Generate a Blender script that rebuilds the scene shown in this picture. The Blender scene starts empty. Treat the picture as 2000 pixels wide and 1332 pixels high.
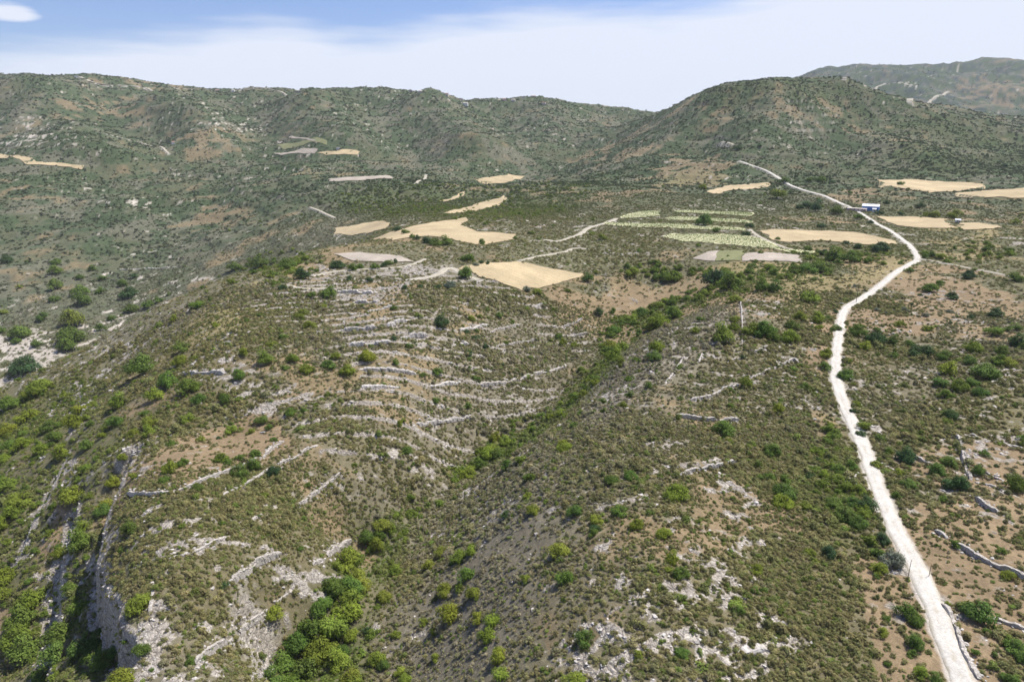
import bpy, math, random
import numpy as np

# ------------------------------------------------------------------ camera, sky, sun, exposure
W_, H_, F_ = 2000.0, 1332.0, 1333.0          # the photograph's frame and focal length in its pixels
PITCH = math.radians(17.3)
scene = bpy.context.scene
cam_d = bpy.data.cameras.new('camera'); cam = bpy.data.objects.new('camera', cam_d)
scene.collection.objects.link(cam)
cam_d.sensor_fit = 'HORIZONTAL'; cam_d.sensor_width = 36.0; cam_d.lens = 36.0 * F_ / W_
cam_d.clip_start = 1.0; cam_d.clip_end = 60000
cam.location = (0, 0, 0); cam.rotation_euler = (math.pi / 2 - PITCH, 0, 0)
scene.camera = cam

SUN_EL, SUN_AZ = math.radians(62), math.radians(58)   # azimuth clockwise from +Y (the view direction)
sun_d = bpy.data.lights.new('sun', 'SUN'); sun = bpy.data.objects.new('sun', sun_d)
scene.collection.objects.link(sun)
sun_d.energy = 5.0; sun_d.angle = math.radians(0.53); sun_d.color = (1.0, 0.955, 0.89)
sun.rotation_euler = (math.pi / 2 - SUN_EL, 0, -SUN_AZ + math.pi)
sun.rotation_euler = (-(math.pi / 2 - SUN_EL), 0, -SUN_AZ)
scene.view_settings.view_transform = 'Standard'; scene.view_settings.look = 'None'
scene.view_settings.exposure = 0.36; scene.view_settings.gamma = 1.0

world = bpy.data.worlds.new('World'); scene.world = world; world.use_nodes = True
nt = world.node_tree; N = nt.nodes; L = nt.links; N.clear()
def wn(t, **k):
    n = N.new(t)
    for a, b in k.items(): setattr(n, a, b)
    return n
def mth(op, a, b=None, c=None, clamp=False):
    n = wn('ShaderNodeMath', operation=op, use_clamp=clamp)
    for i, v in enumerate((a, b, c)):
        if v is None: continue
        if isinstance(v, (int, float)): n.inputs[i].default_value = v
        else: L.new(v, n.inputs[i])
    return n.outputs[0]
sky = wn('ShaderNodeTexSky', sky_type='NISHITA'); sky.sun_disc = False
sky.sun_elevation = SUN_EL; sky.sun_rotation = SUN_AZ; sky.altitude = 600
sky.air_density = 1.0; sky.dust_density = 0.8; sky.ozone_density = 1.5
geo = wn('ShaderNodeTexCoord'); sep = wn('ShaderNodeSeparateXYZ'); L.new(geo.outputs['Generated'], sep.inputs[0])
X, Y, Z = sep.outputs
az = mth('ARCTAN2', X, Y)
hyp = mth('SQRT', mth('ADD', mth('MULTIPLY', X, X), mth('MULTIPLY', Y, Y)))
tl = mth('DIVIDE', Z, mth('MAXIMUM', hyp, 0.05))
# cloud sheet seen on a layer high above: its near edge makes the slanting line of the photograph
comb = wn('ShaderNodeCombineXYZ'); L.new(mth('MULTIPLY', az, 2.2), comb.inputs[0]); L.new(mth('MULTIPLY', tl, 11), comb.inputs[1])
nz = wn('ShaderNodeTexNoise'); nz.inputs['Scale'].default_value = 1.9; nz.inputs['Detail'].default_value = 9; nz.inputs['Roughness'].default_value = 0.58
L.new(comb.outputs[0], nz.inputs['Vector'])
comb2 = wn('ShaderNodeCombineXYZ'); L.new(mth('MULTIPLY', az, 6), comb2.inputs[0]); L.new(mth('MULTIPLY', tl, 55), comb2.inputs[1])
nz2 = wn('ShaderNodeTexNoise'); nz2.inputs['Scale'].default_value = 1.2; nz2.inputs['Detail'].default_value = 8
L.new(comb2.outputs[0], nz2.inputs['Vector'])
fc = wn('ShaderNodeFloatCurve'); L.new(mth('MULTIPLY_ADD', az, 0.5, 0.5), fc.inputs['Value'])   # elevation of the cloud edge over azimuth
cv = fc.mapping.curves[0]; pts_ = [(-1, .05), (-.606, .085), (-.42, .116), (-.293, .132), (-.235, .122), (-.19, .122), (-.08, .145), (0, .153), (.265, .160), (.5, .21), (1, .3)]
cv.points[0].location = (0, .05 / .4); cv.points[1].location = (1, .3 / .4)
for a_, v_ in pts_[1:-1]: cv.points.new(a_ * .5 + .5, v_ / .4)
fc.mapping.update()
edge = mth('MULTIPLY', fc.outputs[0], 0.4)
edge = mth('ADD', edge, mth('MULTIPLY', mth('SUBTRACT', nz.outputs[0], 0.5), 0.035))
edge = mth('ADD', edge, mth('MULTIPLY', mth('SUBTRACT', nz2.outputs[0], 0.5), 0.040))
d = mth('SUBTRACT', edge, tl)
cov = wn('ShaderNodeMapRange', interpolation_type='SMOOTHSTEP')
L.new(d, cov.inputs[0]); cov.inputs[1].default_value = -0.014; cov.inputs[2].default_value = 0.034; cov.inputs[3].default_value = 0.03; cov.inputs[4].default_value = 0.93
hz = wn('ShaderNodeMapRange'); L.new(tl, hz.inputs[0]); hz.inputs[1].default_value = 0.0; hz.inputs[2].default_value = 0.16; hz.inputs[3].default_value = 0.96; hz.inputs[4].default_value = 0.0
covm = cov.outputs[0]
# one small puff at the upper left
pa = mth('DIVIDE', mth('SUBTRACT', az, -0.592), 0.030); pt = mth('DIVIDE', mth('SUBTRACT', tl, 0.124), 0.010)
pr = mth('ADD', mth('MULTIPLY', pa, pa), mth('MULTIPLY', pt, pt))
pr = mth('ADD', pr, mth('MULTIPLY', mth('SUBTRACT', nz2.outputs[0], 0.5), 2.4))
puff = wn('ShaderNodeMapRange', interpolation_type='SMOOTHSTEP'); L.new(pr, puff.inputs[0]); puff.inputs[1].default_value = 1.4; puff.inputs[2].default_value = 0.5; puff.inputs[3].default_value = 0; puff.inputs[4].default_value = 0.95
covm = mth('MAXIMUM', covm, puff.outputs[0])
bgs = wn('ShaderNodeBackground'); skm = wn('ShaderNodeVectorMath', operation='MULTIPLY'); L.new(sky.outputs[0], skm.inputs[0]); skm.inputs[1].default_value = (0.82, 0.90, 1.20); L.new(skm.outputs[0], bgs.inputs[0]); bgs.inputs[1].default_value = 0.088
bgc = wn('ShaderNodeBackground'); bgc.inputs[0].default_value = (0.655, 0.695, 0.79, 1); bgc.inputs[1].default_value = 1.0
mx = wn('ShaderNodeMixShader'); L.new(covm, mx.inputs[0]); L.new(bgs.outputs[0], mx.inputs[1]); L.new(bgc.outputs[0], mx.inputs[2])
out = wn('ShaderNodeOutputWorld'); L.new(mx.outputs[0], out.inputs[0])

scene.cycles.max_bounces = 6; scene.cycles.diffuse_bounces = 2; scene.cycles.glossy_bounces = 1
scene.cycles.transmission_bounces = 2; scene.cycles.volume_bounces = 1; scene.cycles.transparent_max_bounces = 4
scene.cycles.use_adaptive_sampling = True; scene.cycles.use_denoising = True; scene.cycles.denoiser = 'OPENIMAGEDENOISE'; scene.cycles.denoising_input_passes = 'RGB_ALBEDO_NORMAL'; scene.cycles.denoising_prefilter = 'ACCURATE'

# ------------------------------------------------------------------ small tools
rng = np.random.default_rng(7); random.seed(7)
HAZE = 0.000035
cp_, sp_ = math.cos(PITCH), math.sin(PITCH)
def tag(o, label=None, cat=None, group=None, kind=None):
    if label: o['label'] = label
    if cat: o['category'] = cat
    if group: o['group'] = group
    if kind: o['kind'] = kind
    return o
def link(name, me, parent=None, loc=None):
    o = bpy.data.objects.new(name, me); scene.collection.objects.link(o)
    if parent: o.parent = parent
    if loc is not None: o.location = loc
    return o
def hash2(ix, iy, seed):
    h = (ix.astype(np.int64) * 374761393 + iy.astype(np.int64) * 668265263 + seed * 982451653) & 0xffffffff
    h = ((h ^ (h >> 13)) * 1274126177) & 0xffffffff
    h = (h ^ (h >> 16)) & 0xffffffff
    return h.astype(np.float64) / 4294967295.0
def vnoise(x, y, seed):
    ix = np.floor(x); iy = np.floor(y); fx = x - ix; fy = y - iy
    ux = fx * fx * fx * (fx * (fx * 6 - 15) + 10); uy = fy * fy * fy * (fy * (fy * 6 - 15) + 10)
    a = hash2(ix, iy, seed); b = hash2(ix + 1, iy, seed); c = hash2(ix, iy + 1, seed); e = hash2(ix + 1, iy + 1, seed)
    return (a + (b - a) * ux + (c - a) * uy + (a - b - c + e) * ux * uy) * 2 - 1
def fbm(x, y, wl, octs, seed, gain=0.5):
    s = 0; amp = 1; tot = 0
    for i in range(octs):
        c, n = math.cos(0.6 * i + seed), math.sin(0.6 * i + seed)
        s = s + amp * vnoise((x * c - y * n) / wl + 17.3 * i, (x * n + y * c) / wl - 9.1 * i, seed * 31 + i); tot += amp
        amp *= gain; wl *= 0.5
    return s / tot
def sstep(a, b, x):
    t = np.clip((x - a) / (b - a), 0, 1); return t * t * (3 - 2 * t)

# ------------------------------------------------------------------ shape of the land (survey points)
def slope(py):
    u = (H_ / 2 - py) / F_
    return (-sp_ + u * cp_) / (cp_ + u * sp_)
SP = []                                                   # x, y, z
def sp(px, Y, z): SP.append(((px - W_ / 2) / F_ * (Y * cp_ - z * sp_), Y, z))
def vis(px, *l):
    for py, Y in l: sp(px, Y, slope(py) * Y)
def hid(px, *l):
    for Y, z in l: sp(px, Y, z)
hid(-600, (90, -130), (200, -165), (400, -215), (650, -215), (1300, -75), (2400, 165), (4000, 150), (7000, 120))
vis(0, (1300, 150), (1000, 220), (850, 300), (760, 370), (700, 640), (650, 700), (600, 770), (500, 950), (400, 1180), (310, 1550), (250, 1900), (150, 2500), (141, 2700))
hid(0, (480, -215), (560, -232), (3500, 130), (7000, 100))
vis(130, (1250, 135), (1100, 170), (950, 212), (830, 262), (720, 350), (660, 680), (620, 740), (500, 950), (400, 1190), (310, 1530), (230, 2000), (146, 2600))
hid(130, (470, -200), (560, -222), (3500, 100))
vis(250, (1300, 108), (1150, 130), (1000, 160), (900, 195), (780, 262), (700, 340), (640, 420), (600, 770), (500, 960), (400, 1200), (330, 1500), (250, 1950), (160, 2500))
hid(250, (530, -195), (640, -212), (3500, 80))
vis(450, (1300, 112), (1150, 132), (1000, 160), (850, 215), (750, 250), (650, 300), (600, 350), (540, 430), (500, 860), (430, 1060), (350, 1400), (300, 1700), (230, 2100), (174, 2600))
hid(450, (530, -148), (680, -180), (3500, 60), (7000, 60))
vis(620, (1332, 122), (1180, 142), (1050, 165), (900, 197), (800, 228), (700, 275), (600, 350), (520, 455), (485, 500), (440, 860), (380, 1080), (300, 1600), (250, 1950), (178, 2700))
hid(620, (610, -122), (720, -135), (3600, 60)); hid(560, (127, -121))
vis(700, (1080, 178)); vis(745, (1000, 190)); vis(900, (930, 226)); vis(1090, (770, 300))
vis(800, (1332, 118), (1150, 150), (900, 213), (800, 245), (700, 285), (600, 345), (530, 430), (480, 520), (450, 640), (420, 760), (380, 1000), (320, 1500), (250, 2100), (181, 2800))
hid(800, (198, -120), (3800, 60))
vis(1000, (1332, 97), (1250, 108), (1100, 133), (1000, 157), (930, 183), (890, 208), (860, 252), (800, 278), (700, 320), (620, 375), (560, 420), (520, 465), (460, 610), (400, 850), (345, 1300), (300, 1700), (240, 2200), (196, 2800))
hid(1000, (3800, 50), (7000, 50))
vis(1180, (1332, 90), (1100, 118), (950, 150), (850, 185), (780, 225), (720, 275), (680, 360), (620, 410), (560, 460), (500, 520), (440, 680), (400, 850), (340, 1300), (270, 1900), (212, 2800))
hid(1180, (3800, 30))
vis(1300, (1332, 88), (1100, 116), (900, 162), (780, 205), (700, 255), (640, 310), (600, 420), (560, 460), (500, 510), (440, 660), (380, 960), (330, 1300), (260, 1700), (208, 2000))
hid(1300, (2600, 10), (4000, 30))
vis(1380, (173, 1800), (300, 1400)); vis(1330, (194, 1900))
vis(1450, (1332, 90), (1000, 142), (800, 203), (700, 252), (600, 325), (560, 400), (500, 490), (430, 690), (370, 1020), (315, 1250), (250, 1500), (167, 1750))
hid(1450, (2600, 40), (5000, 120), (7500, 100))
vis(1520, (158, 1750)); vis(1650, (151, 1850)); vis(1750, (180, 1900)); vis(1860, (205, 1950))
vis(345, (174, 2600)); vis(500, (163, 2650)); vis(560, (176, 2600)); vis(690, (169, 2700)); vis(900, (196, 2800)); vis(1045, (190, 2800)); vis(1110, (204, 2800)); vis(1240, (216, 2800))
vis(1600, (1332, 91), (1000, 145), (700, 258), (600, 345), (500, 490), (420, 740), (360, 1080), (300, 1350), (220, 1600), (151, 1850), (141, 5000))
hid(1600, (2600, 50), (7500, 100))
vis(1700, (178, 1900), (135, 5000))
vis(1800, (1332, 91), (1000, 145), (700, 262), (600, 345), (508, 475), (430, 700), (380, 940), (340, 1200), (290, 1450), (230, 1700), (200, 1920), (180, 3800), (133, 5000))
hid(1800, (2600, 30), (7500, 150))
vis(1900, (215, 1950), (126, 5000)); vis(1938, (117, 5000))
vis(2000, (1332, 90), (1000, 143), (700, 255), (550, 395), (450, 600), (390, 850), (340, 1200), (280, 1600), (240, 1900), (210, 3500), (124, 4900))
hid(2000, (2500, 30), (7500, 200))
hid(2600, (90, -88), (200, -88), (400, -88), (800, -90), (1300, -60), (2000, 10), (3500, 140), (5000, 350), (7500, 250))
hid(1000, (8, -93)); hid(1000, (45, -92)); hid(-400, (30, -120)); hid(2400, (30, -88))
SP = np.array(SP)
def tl_of(x, y): return np.arctan2(x, y), 0.5 * np.log(x * x + y * y)
def tps_kernel(d2): return 0.5 * d2 * np.log(d2 + 1e-12)
_t, _l = tl_of(SP[:, 0], SP[:, 1]); _P = np.stack([_t, _l * 0.8], 1)
_n = len(_P); _A = np.zeros((_n + 3, _n + 3))
_d2 = ((_P[:, None] - _P[None]) ** 2).sum(-1); _A[:_n, :_n] = tps_kernel(_d2) + np.eye(_n) * 2e-4
_A[:_n, _n:] = np.c_[np.ones(_n), _P]; _A[_n:, :_n] = _A[:_n, _n:].T
_w = np.linalg.solve(_A, np.r_[SP[:, 2], 0, 0, 0])
def tps(t, l):
    l = l * 0.8; z = _w[_n] + _w[_n + 1] * t + _w[_n + 2] * l
    for i in range(_n):
        z = z + _w[i] * tps_kernel((t - _P[i, 0]) ** 2 + (l - _P[i, 1]) ** 2)
    return z

# the land is one sheet on a polar grid, fine where it is near
A_IN, A_OUT = math.radians(41), math.radians(70)
TH = np.r_[np.linspace(-A_OUT, -A_IN, 36)[:-1], np.linspace(-A_IN, A_IN, 840), np.linspace(A_IN, A_OUT, 36)[1:]]
LR = np.log(np.r_[np.geomspace(6, 72, 36)[:-1], np.geomspace(72, 620, 850)[:-1], np.geomspace(620, 4200, 470)[:-1], np.geomspace(4200, 9500, 90)])
NR, NC = len(LR), len(TH)
ct = np.linspace(-A_OUT, A_OUT, 221); cl = np.linspace(LR[0], LR[-1], 420)          # coarse solve, then cubic-ish refinement
CZ = tps(*np.meshgrid(ct, cl))
def cubic_rows(Z, src, dst):
    f = (dst - src[0]) / (src[1] - src[0]); i = np.clip(np.floor(f).astype(int), 1, len(src) - 3); u = (f - i)[:, None]
    a, b, c, e = Z[i - 1], Z[i], Z[i + 1], Z[i + 2]
    return b + 0.5 * u * (c - a + u * (2 * a - 5 * b + 4 * c - e + u * (3 * (b - c) + e - a)))
G = cubic_rows(cubic_rows(CZ, cl, LR).T, ct, TH).T                                 # heights, rows = distance
RR = np.exp(LR)[:, None]; GX = RR * np.sin(TH)[None]; GY = RR * np.cos(TH)[None]; RRf = np.broadcast_to(RR, GX.shape)
ROWI = np.arange(NR, dtype=float); COLI = np.arange(NC, dtype=float)
def gidx(x, y):
    t, l = tl_of(x, y); return np.interp(l, LR, ROWI), np.interp(t, TH, COLI)
def sample(A, x, y):
    r, c = gidx(np.asarray(x, float), np.asarray(y, float)); i = np.clip(r.astype(int), 0, NR - 2); j = np.clip(c.astype(int), 0, NC - 2); u = r - i; v = c - j
    return A[i, j] * (1 - u) * (1 - v) + A[i + 1, j] * u * (1 - v) + A[i, j + 1] * (1 - u) * v + A[i + 1, j + 1] * u * v
def nearest(A, x, y):
    r, c = gidx(x, y); return A[np.clip(np.rint(r).astype(int), 0, NR - 1), np.clip(np.rint(c).astype(int), 0, NC - 1)]
STEP = np.geomspace(70, 7000, 1500)
def cast(px, py, A=None):
    """where the line of sight through a point of the photograph meets the land"""
    A = G if A is None else A
    a = (np.asarray(px, float) - W_ / 2) / F_; u = (H_ / 2 - np.asarray(py, float)) / F_
    dx, dy, dz = a, cp_ + u * sp_, -sp_ + u * cp_
    h = np.sqrt(dx * dx + dy * dy)
    R = STEP[None] / h[:, None]; x = dx[:, None] * R; y = dy[:, None] * R; z = dz[:, None] * R
    below = z < sample(A, x, y); k = np.argmax(below, 1); k = np.where(below.any(1), k, len(STEP) - 1); k = np.maximum(k, 1)
    lo = R[np.arange(len(k)), k - 1]; hi = R[np.arange(len(k)), k]
    for _ in range(12):
        m = (lo + hi) / 2; b = dz * m < sample(A, dx * m, dy * m); hi = np.where(b, m, hi); lo = np.where(b, lo, m)
    return dx * hi, dy * hi
def castp(pts):
    p = np.array(pts, float); x, y = cast(p[:, 0], p[:, 1]); return np.stack([x, y], 1)
def pip(x, y, poly):
    ins = np.zeros(x.shape, bool); n = len(poly)
    for i in range(n):
        x1, y1 = poly[i]; x2, y2 = poly[(i + 1) % n]
        if y1 == y2: continue
        c = (y1 > y) != (y2 > y); ins ^= c & (x < (x2 - x1) * (y - y1) / (y2 - y1) + x1)
    return ins
def resample(p, step):
    s = np.r_[0, np.cumsum(np.hypot(*np.diff(p, axis=0).T))]; n = max(2, int(round(s[-1] / step)) + 1); q = np.linspace(0, s[-1], n)
    return np.stack([np.interp(q, s, p[:, 0]), np.interp(q, s, p[:, 1])], 1)
def smooth_path(p, step, it=2):
    for _ in range(it):
        q = [p[0]]
        for a, b in zip(p[:-1], p[1:]): q += [a * .75 + b * .25, a * .25 + b * .75]
        q.append(p[-1]); p = np.array(q)
    return resample(p, step)
def dist_path(x, y, p):
    """distance, side (+ left of travel) and station along a polyline"""
    best = np.full(x.shape, 1e9); side = np.zeros(x.shape); st = np.zeros(x.shape); s0 = 0.0
    for (x1, y1), (x2, y2) in zip(p[:-1], p[1:]):
        ex, ey = x2 - x1, y2 - y1; ln = math.hypot(ex, ey)
        if ln == 0: continue
        t = np.clip(((x - x1) * ex + (y - y1) * ey) / ln ** 2, 0, 1)
        dd = np.hypot(x - x1 - t * ex, y - y1 - t * ey); m = dd < best
        best = np.where(m, dd, best); side = np.where(m, np.sign(ex * (y - y1) - ey * (x - x1)), side); st = np.where(m, s0 + t * ln, st); s0 += ln
    return best, side, st
def slices(p, pad):
    th, l = tl_of(p[:, 0], p[:, 1]); r = np.exp(l).min(); pa = pad / max(r, 10)
    r0 = int(np.interp(math.log(max(np.exp(l).min() - pad, 6)), LR, ROWI)); r1 = int(np.interp(math.log(np.exp(l).max() + pad), LR, ROWI)) + 2
    c0 = int(np.interp(th.min() - pa, TH, COLI)); c1 = int(np.interp(th.max() + pa, TH, COLI)) + 2
    return slice(max(r0, 0), min(r1, NR)), slice(max(c0, 0), min(c1, NC))
# ------------------------------------------------------------------ what lies where, read off the photograph (pixel outlines, cast onto the land)
def crop(x0, y0, pts, k=2.834): return [(x0 + a / k, y0 + b / k) for a, b in pts]
FIELDS = [  # outline, kind
 ([(895,525),(930,516),(965,513),(1012,512),(1060,522),(1137,535),(1134,542),(1100,552),(1062,562),(1020,569),(998,560),(975,549),(940,540)], 'straw'),
 ([(742,462),(795,445),(862,432),(912,425),(912,432),(898,440),(930,452),(1008,458),(1002,468),(936,480),(905,474),(880,466),(860,464),(830,462),(805,464),(770,470),(725,468)], 'straw'),
 ([(652,446),(690,440),(740,432),(765,434),(758,446),(722,455),(690,459),(655,456)], 'straw'),
 ([(868,417),(930,398),(985,382),(992,388),(955,405),(930,413),(885,418)], 'straw'),
 ([(856,392),(905,375),(903,384),(868,393)], 'straw'),
 ([(932,352),(985,341),(1035,343),(1002,353),(940,356)], 'straw'),
 ([(1478,451),(1500,449),(1560,450),(1640,452),(1690,458),(1745,471),(1748,477),(1700,478),(1600,470),(1540,474),(1510,470)], 'straw'),
 ([(1717,353),(1780,352),(1870,356),(1932,361),(1900,368),(1820,374),(1740,366),(1717,364)], 'straw'),
 ([(1858,378),(1920,370),(2010,365),(2010,386),(1950,385),(1900,386)], 'straw'),
 ([(1712,423),(1780,424),(1842,428),(1867,446),(1800,446),(1745,441)], 'straw'),
 ([(1874,437),(1915,437),(1948,441),(1942,448),(1880,450)], 'straw'),
 ([(1375,374),(1415,364),(1470,359),(1502,357),(1497,364),(1440,370),(1392,379)], 'straw'),
 ([(-20,296),(20,304),(70,316),(162,321),(158,328),(60,321),(-20,312)], 'straw'),
 ([(620,300),(650,296),(705,296),(700,303),(640,305)], 'straw'),
 ([(535,300),(580,293),(622,293),(615,302),(545,305)], 'pale'),
 ([(640,350),(690,345),(762,343),(770,348),(700,353),(650,355)], 'pale'),
 ([(545,272),(620,272),(622,278),(550,277)], 'pale'),
 ([(655,497),(700,492),(780,500),(812,512),(760,514),(690,510)], 'pale'),
 ([(1350,508),(1385,492),(1404,490),(1398,511)], 'pale'),
 ([(1450,496),(1480,493),(1560,499),(1564,514),(1448,511)], 'pale'),
 ([(1402,491),(1450,491),(1446,511),(1398,511)], 'meadow'),
 ([(512,288),(560,280),(640,276),(640,283),(560,291)], 'meadow')]
VINES = [
 [(1298,463),(1312,457),(1380,457),(1450,459),(1480,466),(1532,487),(1470,484),(1400,477),(1325,472)],
 [(1212,424),(1262,412),(1290,414),(1290,422),(1215,427)],
 [(1318,412),(1345,412),(1400,413),(1468,416),(1470,423),(1400,419),(1320,416)],
 [(1305,425),(1400,427),(1470,432),(1470,436),(1400,434),(1305,431)],
 [(1183,435),(1230,437),(1295,438),(1455,447),(1455,452),(1295,445),(1183,440)],
 [(1500,484),(1540,488),(1590,492),(1585,497),(1540,494)]]
ROAD = [(1905,1400),(1880,1332),(1852,1262),(1828,1195),(1803,1135),(1775,1080),(1752,1035),(1726,985),(1705,925),(1690,880),(1671,838),(1648,790),(1633,745),(1630,715),(1637,665),(1643,618),(1652,600),(1682,584),(1720,558),(1752,530),(1775,517),(1795,507),(1788,492),(1765,470),(1742,452),(1710,436),(1688,420),(1668,408),(1652,402)]
ROAD_UP = [(1652,402),(1625,392),(1600,380),(1565,369),(1535,357),(1513,343),(1490,332),(1465,322),(1444,314)]
TRACKS = [  # outline, half width in metres, name
 ([(1795,508),(1815,509),(1850,515),(1900,525),(1940,533),(2010,548)], 1.3),
 ([(1205,427),(1180,437),(1145,446),(1135,458),(1110,466),(1088,473),(1068,470)], 2.4),
 ([(1144,486),(1118,484),(1112,490),(1085,497),(1050,501),(1015,508)], 1.8),
 ([(1464,449),(1475,458),(1500,472),(1530,483),(1555,490)], 1.5),
 ([(565,556),(580,563),(605,565),(645,563)], 1.4),
 ([(610,540),(650,532),(700,527),(760,524),(800,519),(830,506)], 1.4),
 ([(800,545),(838,543),(862,534),(868,522),(880,520),(905,535),(935,552)], 2.2),
 ([(605,404),(625,412),(640,420),(655,424)], 2.0),
 ([(812,358),(820,352),(832,340)], 2.2),
 ([(118,149),(170,160),(240,168),(300,172),(345,172)], 3.5),
 ([(345,172),(450,175),(545,176),(590,180)], 3.0),
 ([(205,262),(250,272),(290,282),(330,302)], 2.2),
 ([(1410,277),(1425,279),(1432,284)], 3.0),
 ([(1775,200),(1810,199),(1830,190),(1850,180)], 6.0),
 ([(1648,156),(1700,160),(1790,168)], 5.0)]
A_, B_, C_, D_, E_ = (0,862), (1300,430), (1300,862), (650,430), (0,430)
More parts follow.
